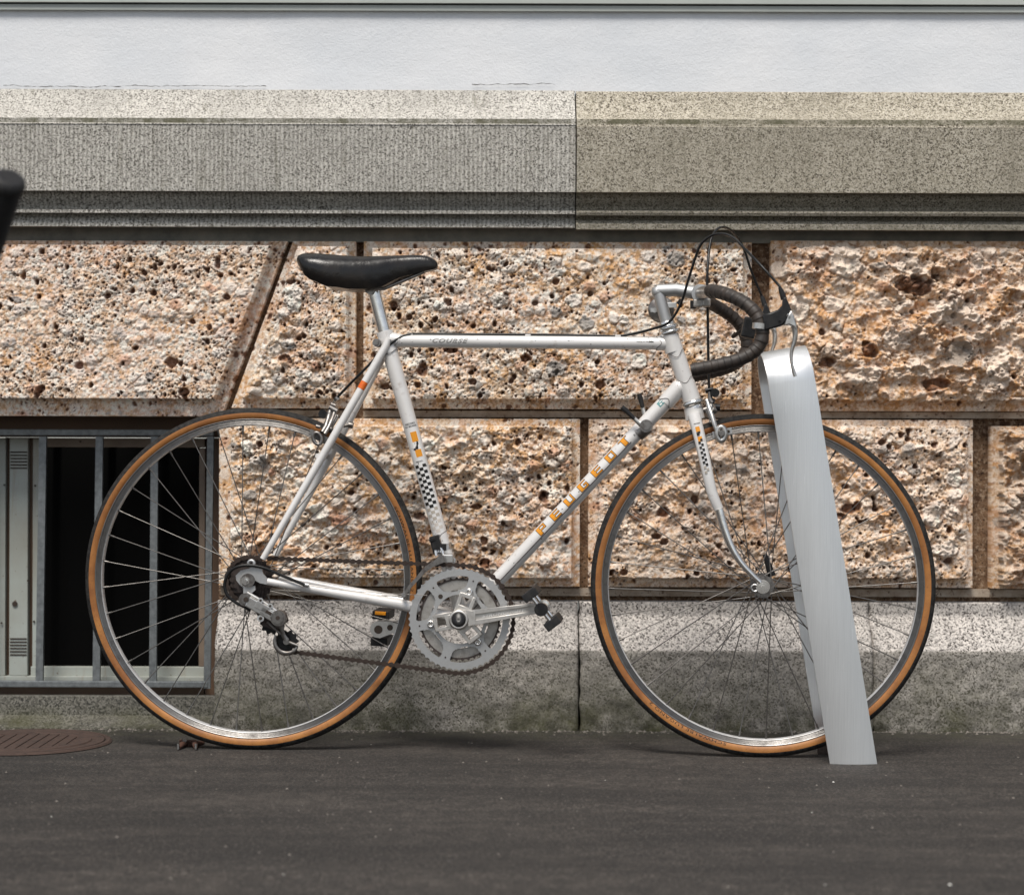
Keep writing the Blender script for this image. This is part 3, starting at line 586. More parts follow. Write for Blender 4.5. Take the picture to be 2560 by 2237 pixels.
for nm_, ar_, mt_ in (('top_rail', (97, 512, 1098, 1121, 4.465, 0.03), M_WIN_SHADE), ('stile', (498, 513, 1122, 1668, 4.466, 0.03), M_WIN_SHADE), ('stile', (82, 101, 1100, 1672, 4.464, 0.03), M_WIN),
                    ('bottom_rail', (78, 513, 1669, 1692, 4.463, 0.03), M_WIN), ('window_sill', (-60, 513, 1693, 1707, 4.452, 0.04), M_WIN)):
    mb = MB(); wbox(mb, *ar_); mb.build(nm_, mt_, win, FO)
mb = MB(); wbox(mb, 100, 499, 1118, 1672, 4.478, 0.006, bev=0.0005); mb.build('pane', M_GLASS, win, FO)
mb = MB(); wbox(mb, 24, 70, 1098, 1692, 4.455, 0.02); 
for (ya, yb_) in ((1130, 1176), (1596, 1640)):
    pass
mb.build('shutter_board', M_WIN, win, FO)
mb = MB(); wbox(mb, -300, 14, 1098, 1692, 4.457, 0.02); mb.build('shutter_board', M_WIN, win, FO)
mb = MB(); wbox(mb, 12, 100, 1097, 1694, 4.474, 0.004); mb.build('shutter_gap', M_BROWN, win, FO)
for ys in (1132, 1598):
    for k in range(6):
        mb = MB(); wbox(mb, 26, 68, ys + k * 8, ys + k * 8 + 3.2, 4.4535, 0.001, bev=0.0002); mb.build('louvre_slot', M_SLOT, win, FO)
for (x, y) in ((88, 1214), (11, 1212), (70, 1451), (85, 1553), (37, 1509), (4, 1557), (201, 1104)):
    mb = MB(); c = P(x, y, 4.4530 if x < 75 else 4.462); mb.ycyl((c.x, c.y, c.z), 0.0022 if x != 37 else 0.006, -0.0012, 0.001, 10); mb.build('screw_hole', M_SLOT, win, FO)
# galvanised bars in front of the window
gr = thing('window_grille', 'galvanised steel bars in front of the dark basement window', 'grille', (WX(290, 4.405), 4.405, ZZ(1722, 4.405)))
GO = gr.location.copy()
def gbar(xt, xb, ya, yb_, wpx, Y0=4.402):
    mb = MB(); a = P(xt, ya, Y0); b = P(xb, yb_, Y0); hw = wpx / 2 / F * Y0
    for s_ in (0,):
        vs = [(a.x - hw, Y0, a.z), (a.x + hw, Y0, a.z), (b.x + hw, Y0, b.z), (b.x - hw, Y0, b.z)]
        vs += [(v[0], Y0 + 0.012, v[2]) for v in vs]
        mb.add(vs, [(0, 1, 2, 3), (7, 6, 5, 4), (0, 4, 5, 1), (1, 5, 6, 2), (2, 6, 7, 3), (3, 7, 4, 0)])
    mb.build('bar', M_GALV, gr, GO)
for xt, xb in ((106.5, 97.5), (248, 240), (386, 381.5), (-40, -50), (-180, -192)): gbar(xt, xb, 1091, 1706, 18)
mb = MB(); wbox(mb, -900, 534, 1076, 1092, 4.400, 0.014, bev=0.002); mb.build('rail', M_GALV, gr, GO)
mb = MB(); wbox(mb, -900, 521, 1705, 1721, 4.400, 0.014, bev=0.002); mb.build('rail', M_GALV, gr, GO)
gbar(526, 517, 1091, 1721, 16)

# ------------------------------------------------------------------ ground
mb = MB(); mb.add([(-40, -40, 0), (40, -40, 0), (40, 4.42, 0), (-40, 4.42, 0)], [(0, 1, 2, 3)])
pav = mb.build('pavement', M_ASPH, None); pav['kind'] = 'structure'
rnd = random.Random(4); mb = MB()
for i in range(1500):
    yy = 1.9 + 2.34 * rnd.random() ** 0.7; xx = rnd.uniform(-0.32, 0.32) * yy; r = 0.0006 + 0.0024 * rnd.random() ** 9
    if yy > 4.25: continue
    b = len(mb.v); ph = rnd.random() * 6; vs = []
    for k in range(5): vs.append((xx + r * math.cos(ph + k * 1.257) * rnd.uniform(.7, 1.3), yy + r * math.sin(ph + k * 1.257) * rnd.uniform(.7, 1.3), 0.0))
    vs.append((xx, yy, r * 0.9)); mb.add(vs, [(k, (k + 1) % 5, 5) for k in range(5)], 0 if rnd.random() < 0.965 else 1)
for i in range(1100):
    xx = rnd.uniform(-1.3, 1.3); yy = 4.266 - 0.035 * rnd.random() ** 2.5 + (0.006 if xx < -0.62 else 0); r = 0.0010 + 0.0028 * rnd.random() ** 3; ph = rnd.random() * 6; vs = []
    for k in range(5): vs.append((xx + r * math.cos(ph + k * 1.257) * rnd.uniform(.7, 1.3), yy + r * math.sin(ph + k * 1.257) * rnd.uniform(.7, 1.3), 0.0))
    vs.append((xx, yy, r * 1.1)); mb.add(vs, [(k, (k + 1) % 5, 5) for k in range(5)], 0)
M_GRIT = mat_simple('grit', (0.17, 0.15, 0.13), 0.8, 0, 0.3); M_GRITW = mat_simple('white_grit', (0.55, 0.54, 0.50), 0.8, 0, 0.1)
gro = mb.build('gravel', [M_GRIT, M_GRITW], None); gro['kind'] = 'stuff'; gro['label'] = 'loose specks of grit lying on the asphalt'; gro['category'] = 'gravel'

# manhole cover
mh = thing('manhole_cover', 'round rusty brown iron manhole cover in the asphalt by the wall', 'manhole cover', (-0.985, 4.075, 0))
def disc_rings(prof, n=72):
    mb = MB(); K = len(prof); vs = []
    for i in range(n):
        a = 2 * math.pi * i / n
        for r, z in prof: vs.append((r * math.cos(a), r * math.sin(a), z))
    mb.add(vs, [(i * K + j, ((i + 1) % n) * K + j, ((i + 1) % n) * K + j + 1, i * K + j + 1) for i in range(n) for j in range(K - 1)])
    return mb
disc_rings([(0.175, 0.0015), (0.171, 0.005), (0.164, 0.005), (0.162, 0.001)]).build('rim', M_MANH, mh)
mbd = disc_rings([(0.1605, 0.001), (0.159, 0.005), (0.145, 0.005), (0.143, 0.0035), (0.135, 0.0035), (0.133, 0.006), (0.112, 0.006), (0.110, 0.0035), (0.0, 0.0035)])
for k in range(9):
    x = -0.088 + k * 0.022; L_ = math.sqrt(max(0.001, 0.105 ** 2 - x * x))
    mbd.box((x, 0, 0.0040), (0.006, L_, 0.0010))
mbd.build('plate', M_MANH, mh)

# rusty bracket on the ground behind the rear wheel
bc = P(470, 1873, 4.02); br_ = thing('iron_bracket', 'small rusty iron bracket with splayed feet on the ground behind the rear wheel', 'bracket', (bc.x, bc.y, 0))
def gp(x, y, D): v = P(x, y, D); return Vector((v.x - bc.x, v.y - bc.y, max(v.z, 0.002)))
mb = MB()
mb.bbox(gp(470, 1857, 4.04), (0.016, 0.010, 0.006), 0.002)
for (xa, ya, xb, yb_) in ((462, 1860, 447, 1878), (486, 1858, 489, 1878)):
    a = gp(xa, ya, 4.03); b = gp(xb, yb_, 3.99); b.z = 0.004; mb.tube([a, (a + b) / 2 + Vector((0, 0, 0.003)), b], [0.006, 0.006, 0.004], 8)
for (xa, ya, xb, yb_) in ((486, 1858, 508, 1866),):
    a = gp(xa, ya, 4.03); b = gp(xb, yb_, 4.06); b.z = 0.004; mb.tube([a, b], [0.006, 0.004], 8)
a = gp(452, 1862, 4.08); a.z = 0.004; mb.tube([gp(462, 1857, 4.04), a], [0.005, 0.004], 8)
mb.build('bracket_body', M_RUSTB, br_)
mb = MB()
for (x, y) in ((446, 1876), (490, 1876)):
    mb = MB(); c = gp(x, y, 3.985); mb.cyl((c.x, c.y - 0.003, 0.002), (c.x, c.y - 0.002, 0.013), 0.0028, 10); mb.build('bolt', M_STEEL, br_)
mb = MB(); c = gp(463, 1849, 4.03); mb.ycyl(c, 0.004, -0.008, 0, 10); mb.build('bolt', M_STEEL, br_)

# ------------------------------------------------------------------ the bicycle: local frame, x forward, -y towards the camera, z up
YA, YB = 4.000, 3.920
HR = P(632, 1446, YA); HF = P(1905, 1463, YB)
ang = math.atan2(HF.y - HR.y, HF.x - HR.x)
e_ = Vector((math.cos(ang), math.sin(ang), 0)); n_ = Vector((-math.sin(ang), math.cos(ang), 0))
RO = Vector((HR.x, HR.y, 0))
bike = thing('road_bicycle', 'white vintage racing bicycle with tan sidewall tyres and black saddle standing in the rack', 'bicycle', RO, ang)
CAM = Vector((0, 0, CH))
def Q(x, y, t=0.0):
    """photograph pixel -> bicycle's local frame, on the plane t metres nearer than its mid plane"""
    r = ray(x, y); k = ((RO - CAM).dot(n_) - t) / r.dot(n_)
    p = CAM + r * k - RO
    return Vector((p.dot(e_), -t, p.z))
MPX = (HR - CAM).dot(n_) / F      # metres per pixel in the mid plane, roughly
hr = Q(632, 1446); hf = Q(1905, 1463)
Rr = hr.z; Rf = hf.z

def make_wheel(c, R, phase, front):
    W = part_empty('wheel', bike, c)
    rc = 0.0130; ro = R - rc
    # tyre: tread and sidewalls
    prof = []; mats = []
    n = 26
    a0, a1 = -140, 140
    for i in range(n + 1):
        a = rad(a0 + (a1 - a0) * i / n); rr = rc + (0.0004 if abs(a) < rad(80) else 0)
        prof.append((ro + rr * math.cos(a), rr * math.sin(a)))
    mid_ = [(rad(a0 + (a1 - a0) * (i + 0.5) / n)) for i in range(n)]
    mats = [0 if abs(a) < rad(80) else 1 for a in mid_] + [1]
    mb = MB(); mb.lathe_y((0, 0, 0), prof, 200, mats=mats); mb.build('tyre', [M_TREAD, M_TAN], W)
    # rim
    r1 = R - 0.0215; r0 = R - 0.0350; hw = 0.0098
    side = [(r1 + 0.0012, hw - 0.0035), (r1 + 0.0012, hw), (r1 - 0.0008, hw + 0.0006)]
    rr = r1 - 0.0025
    for k in range(5):
        side += [(rr, hw + 0.0001), (rr - 0.0004, hw - 0.0008), (rr - 0.0010, hw - 0.0008), (rr - 0.0013, hw + 0.0001)]; rr -= 0.0018
    side += [(r0 + 0.0012, hw - 0.0004), (r0, hw - 0.0025)]
    prof = side + [(r, -y) for r, y in reversed(side)]
    K = len(prof); mats = [0] * K
    mats[len(side) - 1] = 1; mats[len(side) - 2] = 1; mats[len(side)] = 1; mats[1] = 1; mats[0] = 1; mats[2] = 1; mats[K - 2] = 1; mats[len(side) - 3] = 1
    mb = MB(); mb.lathe_y((0, 0, 0), prof, 200, mats=mats); mb.build('rim', [M_RIM, M_RIMB], W)
    # hub
    fr = 0.019 if front else 0.021; fy = (0.034, -0.034) if front else (0.034, -0.018)
    ax = 0.050 if front else 0.064
    mb = MB()
    mb.ycyl((0, 0, 0), 0.0115, fy[1], fy[0], 24)
    for y in fy: mb.ycyl((0, 0, 0), fr + 0.003, y - 0.0013, y + 0.0013, 32)
    mb.ycyl((0, 0, 0), 0.0045, -ax, ax, 12); mb.ycyl((0, 0, 0), 0.011, fy[1] - 0.006, fy[0] + 0.006, 20)
    mb.build('hub', M_STEEL, W)
    for s_ in (-1, 1):
        mb = MB()
        mb.ycyl((0, 0, 0), 0.0125, s_ * (ax - 0.001), s_ * (ax + 0.002), 28); mb.ycyl((0, 0, 0), 0.0088, s_ * (ax + 0.002), s_ * (ax + 0.006), 6)
        mb.ycyl((0, 0, 0), 0.0042, s_ * (ax + 0.006), s_ * (ax + 0.011), 12)
        mb.build('axle_nut', M_CHROME, W)
    # spokes: two flanges, leading and trailing
    meshes = {}
    for fi in (0, 1):
        for d in (-1, 1):
            mb = MB(); q_ = rad(62) * d; y = fy[fi] * 1.0 + (0.0018 if d > 0 else -0.0018)
            A = Vector((fr * math.cos(q_), y, fr * math.sin(q_))); B = Vector((r0 + 0.001, 0.0015 * (1 if fi == 0 else -1), 0))
            mb.tube([A, B], 0.00105, 6, caps=False); dd = (A - B).normalized(); mb.tube([B + dd * -0.001, B + dd * 0.012], [0.0023, 0.0019], 6)
            mb.ycyl(A, 0.002, -0.0025, 0.0025, 6)
            me = mb.mesh('spoke'); me.materials.append(M_SPOKE); meshes[(fi, d)] = me
    for i in range(36):
        o = link('spoke', meshes[(i % 2, 1 if (i // 2) % 2 else -1)], W); o.rotation_euler = (0, -(phase + rad(10) * i), 0)
    return W
WR = make_wheel(hr, Rr, math.pi + rad(3.8), False)
WF = make_wheel(hf, Rf, rad(1.6), True)
# reflector tab on a front spoke
mb = MB(); a = Q(1912, 1385, 0.0); b = Q(1930, 1440, 0.0); mb.tube([a, b], [0.0045, 0.008], 8, flat=(1, 0.25), up=(1, 0, 0)); mb.build('hub_strap', M_BLACK, bike)
mb = MB(); c = Q(1887, 1470, 0.05); mb.lathe_y(c, [(0.0045, -0.001), (0.0085, -0.001), (0.0085, 0.001), (0.0045, 0.001)], 20); mb.build('axle_washer', M_ALU, bike)

# --- frame
BB = Q(1156, 1543); SC = Q(968, 846); HT = Q(1675, 838); HB = Q(1729, 1000); DTt = Q(1697, 970); TTt = Q(1668, 858.5)
mb = MB()
mb.tube([Q(960.5, 829), Q(1022.5, 1050), BB], [0.0158, 0.0146, 0.0146], 28)
mb.tube([SC + Vector((0.0, 0, -0.002)), Q(975, 852), TTt], 0.0129, 28)
mb.tube([DTt, BB], 0.0148, 28)
mb.tube([HT, HB], 0.0163, 28)
mb.ycyl(BB, 0.0195, -0.034, 0.034, 28)
# lugs
mb.tube([Q(962, 830), Q(975, 882)], [0.0163, 0.0166], 28); mb.tube([SC, Q(1000, 852.8)], 0.0142, 28); mb.tube([Q(1640, 858.3), TTt], 0.0142, 28)
mb.tube([Q(1671, 829), Q(1685, 880)], [0.0176, 0.0174], 28); mb.tube([Q(1714, 955), Q(1731, 1005)], [0.0174, 0.0178], 28)
mb.tube([DTt, Q(1663, 1008)], [0.0166, 0.0160], 28)
mb.sphere(DTt, 0.0165, 10); mb.sphere(SC, 0.0152, 10)
for t in (1, -1):
    TT = 0.062 * t
    top = Q(966, 862, 0.0165 * 1); top.y *= t; d0 = Q(657, 1397, 0.062); d0.y *= t; m0 = Q(801, 1149, 0.047); m0.y *= t
    mb.tube([top + Vector((0.004, 0, 0.012)), top, m0, d0], [0.006, 0.0078, 0.0078, 0.0062], 16)
    c0 = Q(668, 1453, 0.062); c0.y *= t; c1 = Q(780, 1472, 0.050); c1.y *= t; c2 = Q(1000, 1510, 0.031); c2.y *= t; c3 = BB + Vector((-0.012, -0.020 * t, 0.0))
    mb.tube([c0, c1, c2, c3], [0.0068, 0.0085, 0.0112, 0.0112], 18)
mb.tube([Q(795, 1140, 0.045) , Q(795, 1140, 0.045) + Vector((0, 0.09, 0))], 0.0055, 12)
mb.tube([Q(1012, 1516, 0.02), Q(1012, 1516, 0.02) + Vector((0, 0.04, 0))], 0.006, 12)
for x in (1025, 1320, 1545):
    c = Q(x, 838 + (x - 1000) * 0.007, 0.004); mb.bbox(c, (0.0055, 0.003, 0.0035), 0.001)
frame = mb.build('frame', M_WHITE, bike)
# dropouts
mb = MB()
def qpoly(pts, t): return [(Q(x, y, t).x, Q(x, y, t).z) for x, y in pts]
S3 = lambda cx, cy: (540 + cx * 260 / 1028, 1390 + cy * 260 / 1028)
drop = [S3(*p) for p in ((200, 190), (250, 140), (330, 120), (390, 95), (450, 100), (470, 170), (520, 230), (515, 280), (440, 265), (395, 240), (350, 275), (330, 300), (390, 290), (395, 330), (345, 375), (275, 365), (275, 310), (240, 280), (205, 235))]
mb.prism_y(qpoly(drop, -0.057), 0.057, 0.052); mb.build('dropout', M_ALUL, bike)
mb = MB(); mb.prism_y(qpoly(drop, 0.060), -0.060, -0.065)
mb.lathe_y(Q(*S3(350, 72), 0.061), [(0.003, -0.003), (0.0085, -0.003), (0.0085, 0.003), (0.003, 0.003)], 20)
mb.build('dropout', M_ALUL, bike)
mb = MB(); c = Q(*S3(318, 238), 0.066); mb.ycyl(c, 0.0135, -0.003, 0, 28); mb.build('washer', M_STEEL, bike)

# --- seat post, saddle, seat bolt
mb = MB(); mb.tube([Q(961, 832), Q(938, 742), Q(933, 715)], 0.0129, 28); mb.build('seat_post', M_CHROME, bike)
mb = MB(); c = Q(942, 857, 0.02); mb.ycyl(c, 0.008, -0.004, 0.026, 16); mb.ycyl(c, 0.0045, -0.007, -0.004, 6); mb.build('seat_bolt', M_STEEL, bike)
mb = MB(); mb.cyl(Q(925, 722, 0.02), Q(925, 722, 0.02) + Vector((0, 0.04, 0)), 0.011, 16)
for s_ in (0.018, -0.018): mb.tube([Q(800, 705, s_), Q(880, 722, s_), Q(960, 722, s_), Q(1060, 680, s_ * 0.4)], 0.0035, 8)
mb.build('seat_clamp', M_STEEL, bike)
S7 = lambda cx, cy: (700 + cx * 0.3069, 600 + cy * 0.3069)
st = [(146, 156, 176, .030), (158, 134, 200, .050), (185, 120, 240, .064), (225, 116, 285, .071), (265, 117, 315, .075), (310, 118, 345, .076), (400, 124, 370, .074), (480, 131, 386, .070), (560, 136, 396, .065), (700, 139, 400, .055), (790, 136, 390, .048), (850, 133, 370, .042), (920, 130, 335, .035), (980, 128, 306, .030), (1080, 125, 278, .0245), (1150, 126, 263, .0215), (1200, 134, 250, .020), (1235, 148, 243, .0185), (1262, 166, 237, .016), (1278, 184, 230, .011), (1284, 200, 218, .004)]
mb = MB(); n = 36; vs = []
for i, (cx, tp, bt, hw) in enumerate(st):
    T_ = Q(*S7(cx, tp)); B_ = Q(*S7(cx, bt), hw * 0.8); T_.x = B_.x = (T_.x + B_.x) / 2
    for k in range(n + 1):
        a = math.pi * k / n
        yy = -hw * math.copysign(abs(math.cos(a)) ** 0.62, math.cos(a)) * (0.80 + 0.20 * math.sin(a) ** 0.5 if k not in (0, n) else 0.78)
        zz = B_.z + (T_.z - B_.z) * (math.sin(a) ** 0.72)
        wv = 0.0022 * math.sin(cx * 0.045) * (1 - math.sin(a)) * (cx < 560)
        vs.append((T_.x, yy * (1 + 0), zz + wv))
N = n + 1
mb.add(vs, [(i * N + k, i * N + k + 1, (i + 1) * N + k + 1, (i + 1) * N + k) for i in range(len(st) - 1) for k in range(n)] , 0, True)
mb.add(vs, [(i * N, (i + 1) * N, (i + 1) * N + n, i * N + n) for i in range(len(st) - 1)], 0, False)
mb.add(vs[:N], [tuple(range(N))], 0); mb.add(vs[-N:], [tuple(range(N))], 0)
mb.build('saddle', M_SADDLE, bike)

# --- headset, fork
mb = MB(); hd = (HB - HT).normalized()
def hring(p, prof, m=0):
    mb.tube([p + hd * a for a, r in prof], [r for a, r in prof], 28)
hring(Q(1665, 803), [(0, 0.013), (0.003, 0.016), (0.007, 0.016), (0.009, 0.0145), (0.010, 0.0178), (0.013, 0.020), (0.017, 0.0195), (0.018, 0.016), (0.020, 0.016), (0.021, 0.0215), (0.024, 0.0215), (0.029, 0.017)])
mb.build('headset', M_CHROME, bike); mb = MB()
hring(Q(1729, 1000), [(0, 0.0165), (0.002, 0.0205), (0.006, 0.0228), (0.010, 0.0205), (0.012, 0.017), (0.014, 0.0185), (0.018, 0.0185)])
mb.build('headset', M_CHROME, bike)
mb = MB(); S6 = lambda cx, cy: (1500 + cx * 0.3069, 950 + cy * 0.3069)
mb.tube([Q(1733, 1018), Q(1738, 1048)], [0.0185, 0.019], 24)
blade_tip = []
for t in (1, -1):
    pts = [Q(1735, 1036, 0.018), Q(1744, 1072, 0.026), Q(1760, 1140, 0.036), Q(1779, 1226, 0.042), Q(1799, 1273, 0.044)]
    pts[4] = Q(1797.5, 1273, 0.044)
    tip = [Q(1797.5, 1273, 0.044), Q(1812, 1325, 0.046), Q(1829, 1368, 0.047), Q(1853, 1407, 0.048), Q(1880, 1436, 0.048), Q(1901, 1456, 0.048)]
    for p_ in pts + tip: p_.y *= t
    mb.tube(smooth_path(pts, 4), [0.0128 - 0.0036 * i / 16 for i in range(17)], 18, flat=(1.0, 0.72), up=(1, 0, 0.3))
    blade_tip.append(tip)
fork = mb.build('fork', M_WHITE, bike)
for tip, t in zip(blade_tip, (1, -1)):
    mb = MB(); mb.tube(smooth_path(tip, 5), [0.0088 - 0.0034 * min(1, i / 20) for i in range(26)], 16)
    c = Q(1907, 1466, 0.048); c.y *= t; mb.ycyl(c, 0.0135, -0.002, 0.002, 28)
    mb.build('fork_tip', M_CHROME, fork)
mb = MB(); mb.tube([Q(1722, 1048, 0.023), Q(1730, 1056, 0.0235), Q(1738, 1050, 0.0235), Q(1736, 1042, 0.023), Q(1748, 1044, 0.022), Q(1756, 1052, 0.018)], 0.0013, 6); mb.build('crown_line', M_STEEL, fork)

# --- stem and handlebar
mb = MB()
mb.tube([Q(1668, 812), Q(1646, 729)], 0.0118, 24); mb.sphere(Q(1645, 730), 0.0124, 12)
mb.tube([Q(1643, 727), Q(1690, 725), Q(1742, 733)], [0.0122, 0.0125, 0.0130], 24); mb.ycyl(Q(1751, 735), 0.0175, -0.020, 0.020, 28)
mb.build('stem', M_ALUL, bike)
def mir(p, dx=0.016, dz=0.018):            # the far half of the bars: mirrored, the bars being turned a little
    k = abs(p.y) / 0.21; return Vector((p.x - dx * k, -p.y, p.z + dz * k))
def bar(t):
    r = []
    for x, y, tt in ((1750, 734, 0.0), (1757, 731, 0.05), (1768, 729, 0.095), (1782, 728, 0.130), (1816, 736, 0.165), (1858, 756, 0.188), (1886, 780, 0.198), (1900, 806, 0.202), (1906, 838, 0.204), (1893, 871, 0.205), (1855, 896, 0.206), (1800, 912, 0.207), (1733, 925, 0.208)):
        p_ = Q(x, y, tt); r.append(p_ if t > 0 else mir(p_, 0.014, 0.0))
    return smooth_path(r, 10)
mb = MB(); tape_paths = []
for t in (1, -1):
    b_ = bar(t); mb.tube(b_[:36], 0.0118, 20); tape_paths.append(b_[26:])
mb.build('handlebar', M_ALU, bike)
for tp in tape_paths:
    # resample densely, overlapping turns give ridges
    L_ = [0]
    for a, b in zip(tp, tp[1:]): L_.append(L_[-1] + (b - a).length)
    tot = L_[-1]; N_ = int(tot / 0.0011); pts = []; rs = []
    j = 0
    for i in range(N_ + 1):
        s_ = tot * i / N_
        while j < len(L_) - 2 and L_[j + 1] < s_: j += 1
        f_ = (s_ - L_[j]) / max(1e-9, L_[j + 1] - L_[j]); pts.append(tp[j].lerp(tp[j + 1], min(1, f_)))
        ph = (s_ / 0.0135 + 0.15 * math.sin(s_ * 90)) % 1.0
        rs.append(0.0122 + 0.0011 * ph - (0.0009 if ph > 0.94 else 0) + 0.0003 * math.sin(s_ * 310))
    mb = MB(); mb.tube(pts, rs, 22); mb.cyl(pts[-1], pts[-1] + (pts[-1] - pts[-2]).normalized() * 0.004, 0.0115, 20)
    mb.build('handlebar_tape', M_TAPE, bike)
# hood + lever (near one traced; far one mirrored)
S5 = lambda cx, cy: (1550 + cx * 0.3125, 540 + cy * 0.3125)
def rprism(mb, poly, y0, y1, b, m=0):      # prism with rounded rims
    n = len(poly); cen = [sum(p[0] for p in poly) / n, sum(p[1] for p in poly) / n]; ar = sum(poly[i][0] * poly[(i + 1) % n][1] - poly[(i + 1) % n][0] * poly[i][1] for i in range(n))
    sg = 1 if ar > 0 else -1
    def inset(d):
        out = []
        for i in range(n):
            a, p, c = Vector(poly[i - 1]), Vector(poly[i]), Vector(poly[(i + 1) % n]); e1 = (p - a).normalized(); e2 = (c - p).normalized()
            nn = Vector((-(e1.y + e2.y), e1.x + e2.x)); nn = nn.normalized() if nn.length > 1e-6 else Vector((-e1.y, e1.x)); out.append(p + nn * sg * d)
        return out
    sgy = 1 if y1 > y0 else -1; rows = []
    for a in (0, 30, 60, 90): rows.append((b * (1 - math.sin(rad(a))), y0 + sgy * b * (1 - math.cos(rad(a)))))
    for a in (90, 60, 30, 0): rows.append((b * (1 - math.sin(rad(a))), y1 - sgy * b * (1 - math.cos(rad(a)))))
    vs = [];
    for d, y in rows: vs += [(q.x, y, q.y) for q in inset(d)]
    K = len(rows)
    mb.add(vs, [(j * n + i, j * n + (i + 1) % n, (j + 1) * n + (i + 1) % n, (j + 1) * n + i) for j in range(K - 1) for i in range(n)], m, True)
    mb.add(vs[:n], [tuple(range(n))], m, True); mb.add(vs[-n:], [tuple(range(n))], m, True)
def lever(t):
    L0 = part_empty('brake_lever', bike)
    def q5(cx, cy, tt): p_ = Q(*S5(cx, cy), tt); return p_ if t > 0 else mir(p_)
    hoodp = [S5(*p) for p in ((1140, 790), (1200, 775), (1262, 752), (1296, 715), (1302, 660), (1325, 650), (1345, 690), (1372, 762), (1345, 830), (1300, 878), (1235, 900), (1155, 915))]
    poly = qpoly(hoodp, 0.2105)
    if t < 0: poly = [(mir(Vector((x, -0.21, z))).x, mir(Vector((x, -0.21, z))).z) for x, z in poly]
    mb = MB(); rprism(mb, poly, -0.2195 * t, -0.2005 * t, 0.0035)
    mb.build('hood', M_BLACK, L0)
    mb = MB(); mb.tube([q5(1312, 668, .210), q5(1290, 600, .210), q5(1278, 572, .210)], [0.0058, 0.0048, 0.003], 12); 
    mb.ycyl(q5(1278, 848, .2185), 0.003, -0.001 * t, 0.001 * t, 12); mb.build('cable_ferrule', M_BLACK, L0)
    mb = MB(); pth = [q5(1335, 790, .210), q5(1372, 830, .210), q5(1393, 890, .210), q5(1402, 950, .210), q5(1394, 1010, .210), q5(1378, 1060, .210), q5(1370, 1120, .210), q5(1374, 1180, .210), q5(1388, 1240, .210), q5(1402, 1284, .210)]
    sp = smooth_path(pth, 6); k = len(sp); mb.tube(sp, [0.0095 - 0.0052 * min(1, i / (k * 0.6)) for i in range(k)], 14, flat=(0.75, 1.15), up=(1, 0, 0))
    lp_ = [q5(*p, .2105) for p in ((1366, 756), (1392, 810), (1408, 870), (1410, 915), (1385, 890), (1350, 876), (1308, 876))]
    rprism(mb, [(p.x, p.z) for p in lp_], -0.2205 * t, -0.2005 * t, 0.003)
    mb.ycyl(q5(1354, 812, .2195), 0.0032, -0.001 * t, 0.001 * t, 12)
    mb.build('lever', M_ALU, L0)
    mb = MB(); a = q5(1135, 820, .205); b = q5(1120, 905, .205); a = q5(1125, 860, .205); mb.tube([a, b], [0.0150, 0.0148], 22, flat=(1, 1)); mb.build('clamp_band', M_ALU, L0)
    return L0
lever(1); lever(-1)
# small black switch box and light bracket by the bar, bell under the stem
mb = MB(); c = Q(1873, 820, 0.05); mb.bbox(c, (0.0135, 0.012, 0.020), 0.004, Matrix.Rotation(rad(12), 3, 'Y')); mb.tube([Q(1840, 833, 0.0), Q(1832, 842, 0.0), Q(1860, 822, 0.02)], 0.004, 8); mb.build('switch_box', M_BLACK, bike)
mb = MB(); mb.bbox(Q(1745, 759, 0.015), (0.009, 0.012, 0.0078), 0.003); mb.bbox(Q(1766, 757, 0.015), (0.008, 0.012, 0.0078), 0.003); mb.build('light_bracket', M_ALU2, bike)
mb = MB(); mb.bbox(Q(1733, 762, 0.01), (0.006, 0.010, 0.008), 0.002); mb.build('bracket_knob', M_BLACK, bike)
bell = part_empty('bell', bike)
mb = MB(); c = Q(1653, 774, -0.035); mb.lathe_y(c, [(0.0, 0.0), (0.024, 0.0), (0.026, 0.003), (0.026, 0.008), (0.020, 0.017), (0.0, 0.021)], 36, close=False); mb.build('bell_cup', M_STEEL, bell)
mb = MB(); mb.ycyl(Q(1637, 776, -0.033), 0.005, -0.004, 0, 14); mb.box(Q(1644, 775, -0.030), (0.014, 0.0012, 0.004)); mb.bbox(Q(1679, 763, 0.0), (0.010, 0.002, 0.0055), 0.001); mb.build('bell_bracket', M_ALU, bell)
mb = MB(); mb.cyl(Q(1703, 749, 0.0), Q(1694, 760, 0.0), 0.0035, 10); mb.build('bell_hammer', M_BLACK, bell)

# --- cables
def cable(pts, r=0.0026, name='brake_cable', m=None, par=None):
    mb = MB(); mb.tube(smooth_path(pts, 8), r, 10); return mb.build(name, m or M_HOUSE, par or bike)
c5 = lambda l: [Q(*S5(a, b), t) for a, b, t in l]
cable(c5([(1278, 575, .21), (1268, 552, .205), (1130, 400, .19), (990, 255, .15), (920, 185, .12), (845, 148, .09), (760, 148, .07), (690, 185, .06), (640, 240, .055), (605, 330, .05), (550, 500, .04), (500, 665, .03), (440, 790, .024), (370, 865, .022), (270, 900, .014), (140, 935, .006), (10, 958, .003), (-60, 962, .003)]) + [Q(1500, 839.6, .003), Q(1400, 837.5, .003), Q(1200, 836, .003), Q(1060, 835.5, .003), Q(1020, 837, .006), Q(985, 853, .014), Q(945, 890, .020), Q(900, 935, .02), Q(870, 965, .01), Q(845, 991, .004)])
